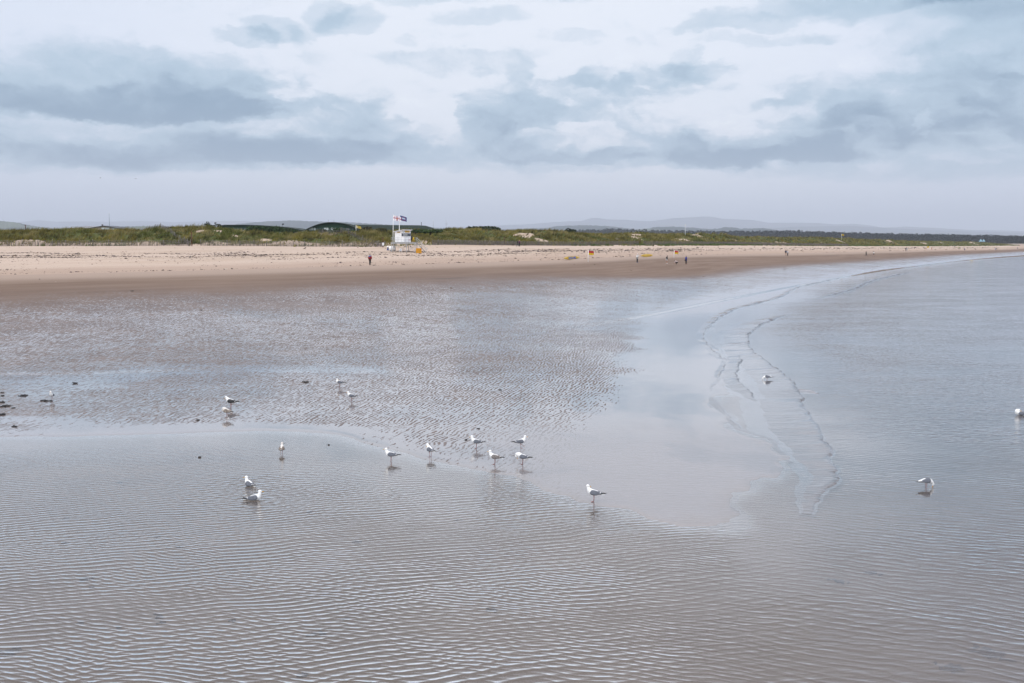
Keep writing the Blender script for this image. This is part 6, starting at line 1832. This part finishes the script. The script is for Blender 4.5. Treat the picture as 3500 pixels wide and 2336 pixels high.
flying('tiny bird flying below the grey cloud, left of two', 343, 609, 330, .4)
flying('tiny bird flying below the grey cloud, right of two', 464, 612, 330, 1.2)

# ================================================================== loose seaweed
WEED = mat('wet_seaweed', (.018, .015, .012), .45, .3, 12.); WEED2 = mat('drowned_seaweed', (.016, .024, .036), .6, .25, 10.)


def weed(label, u, v, L, m=WEED, group=None, low=False, sd=0):
    rg = np.random.default_rng(int(u * 7 + v) + sd); p = on_plane(u, v, 0.); mb = MB()
    gz = ground_z(p.x, p.y)
    for i in range(int(9 + L * 10)):
        x, y = rg.normal(0, .24 * L), rg.normal(0, .17 * L if not low else .20 * L); a = rg.normal(.15, .5); l = L * rg.uniform(.18, .42); z = rg.uniform(.012, .05 if not low else .03) * min(1, L * 2 + .3)
        c, s_ = math.cos(a), math.sin(a)
        pts = [(x + c * l * (t - .5) - s_ * .05 * L * math.sin(t * 5 + i), y + s_ * l * (t - .5) + c * .05 * L * math.sin(t * 5 + i), z * (.35 + math.sin(t * PI)) ) for t in (0, .3, .6, 1.)]
        w_ = rg.uniform(.018, .045) * (.6 + L)
        mb.tube(pts, [(w_ * .5, .010), (w_, .016), (w_, .014), (w_ * .3, .006)], 0, 6)
    for i in range(3):
        mb.tube([(rg.normal(-.2 * L, .08 * L), rg.normal(0, .06 * L), .008), (rg.normal(0, .08 * L), rg.normal(0, .06 * L), .016 + .02 * L), (rg.normal(.22 * L, .1 * L), rg.normal(0, .06 * L), .008)], [(.02 * L, .006), (.07 * L, .012 + .012 * L), (.015 * L, .005)], 0, 8)
    o = mb.build('seaweed_clump', m, None, (p.x, p.y, gz if low else max(gz, 0.))); tag(o, label, 'seaweed', group)


GW = 'seaweed clumps on the wet sand'
for (u, v, px, lab) in [(7, 1348, 12, 'small scrap of seaweed at the left edge above the other clumps'), (8, 1358.5, 16, 'thin strip of seaweed at the left edge below the small scrap'), (83, 1358, 37, 'long black strand of seaweed between the left edge and the gull facing the viewer'), (6, 1380, 26, 'flat seaweed clump at the left edge above the longest clump'), (14, 1393, 48, 'longest black seaweed clump at the left edge'), (44, 1399, 12, 'short tuft of seaweed just below the longest left clump'), (7, 1421, 34, 'thick dark seaweed heap at the left edge, lowest of the group'), (155, 1375, 34, 'black strip of seaweed at the feet of the gull facing the viewer'), (257, 1317, 26, 'thin strand of seaweed above and right of the gull facing the viewer'), (51, 1461, 20, 'seaweed strand just above the pool at the left'), (1046, 1312, 27, 'black seaweed clump left of the pair of gulls on the rippled sand'), (675, 1439, 20, 'seaweed clump left of the preening young gull'), (455, 1081, 12, 'small dark scrap high on the rippled sand at the left'), (690, 1113.5, 10, 'small dark scrap right of the highest scrap'), (1711, 1338, 9, 'black pebble-like scrap on the bright rippled sand'), (1635, 1469, 9, 'dark scrap just above the upright gull'), (1594, 1507, 10, 'dark scrap left of the upright gull'), (1124, 1522, 8, 'dark scrap in the pool right of the speckled young gull'), (682, 1564, 8, 'pale scrap floating in the pool left of the speckled young gull')]:
    d = on_plane(u, v, 0).y
    weed(lab, u, v, px * d / FPX, WEED, GW)
GS = 'drowned seaweed under the pool'
for (u, v, px, lab) in [(294, 1928, 48, 'large blue-black drowned seaweed patch in the left of the pool'), (541, 2052, 46, 'drowned seaweed patch in the pool, right of and below the large one'), (34, 2163, 84, 'long drowned seaweed patch at the left edge'), (1031, 2250, 52, 'dark drowned seaweed patch near the bottom edge of the pool'), (1080, 2116, 50, 'drowned seaweed strip in the middle of the pool'), (723, 2306, 24, 'drowned seaweed patch lowest in the picture')] + [(u, v, s_, 'small faint drowned seaweed tuft under the pool ripples') for u, v, s_ in [(223, 1733, 20), (175, 1755, 20), (222, 1812, 26), (328, 1798, 18), (614, 1829, 24), (552, 2072, 28), (313, 1955, 24), (402, 2088, 22), (276, 2070, 24), (797, 2070, 28), (1184, 2069, 26), (1221, 1822, 36), (223, 2189, 24), (342, 2220, 20), (1686, 2047, 44), (410, 1624, 24), (536, 1794, 20), (1057, 1723, 20), (1564, 1760, 24), (8, 1892, 22), (700, 1690, 16)]] + [(2867, 1962, 60, 'drowned seaweed streak in the open water below the fanned ripples'), (2986, 1932, 50, 'drowned seaweed streak right of the fanned ripples'), (3390, 2180, 150, 'broad dark drowned seaweed bed at the lower right'), (3250, 2230, 90, 'drowned seaweed left of the broad bed at the lower right')]:
    d = on_plane(u, v, 0).y
    weed(lab, u, v, px * d / FPX, WEED2, GS, True)
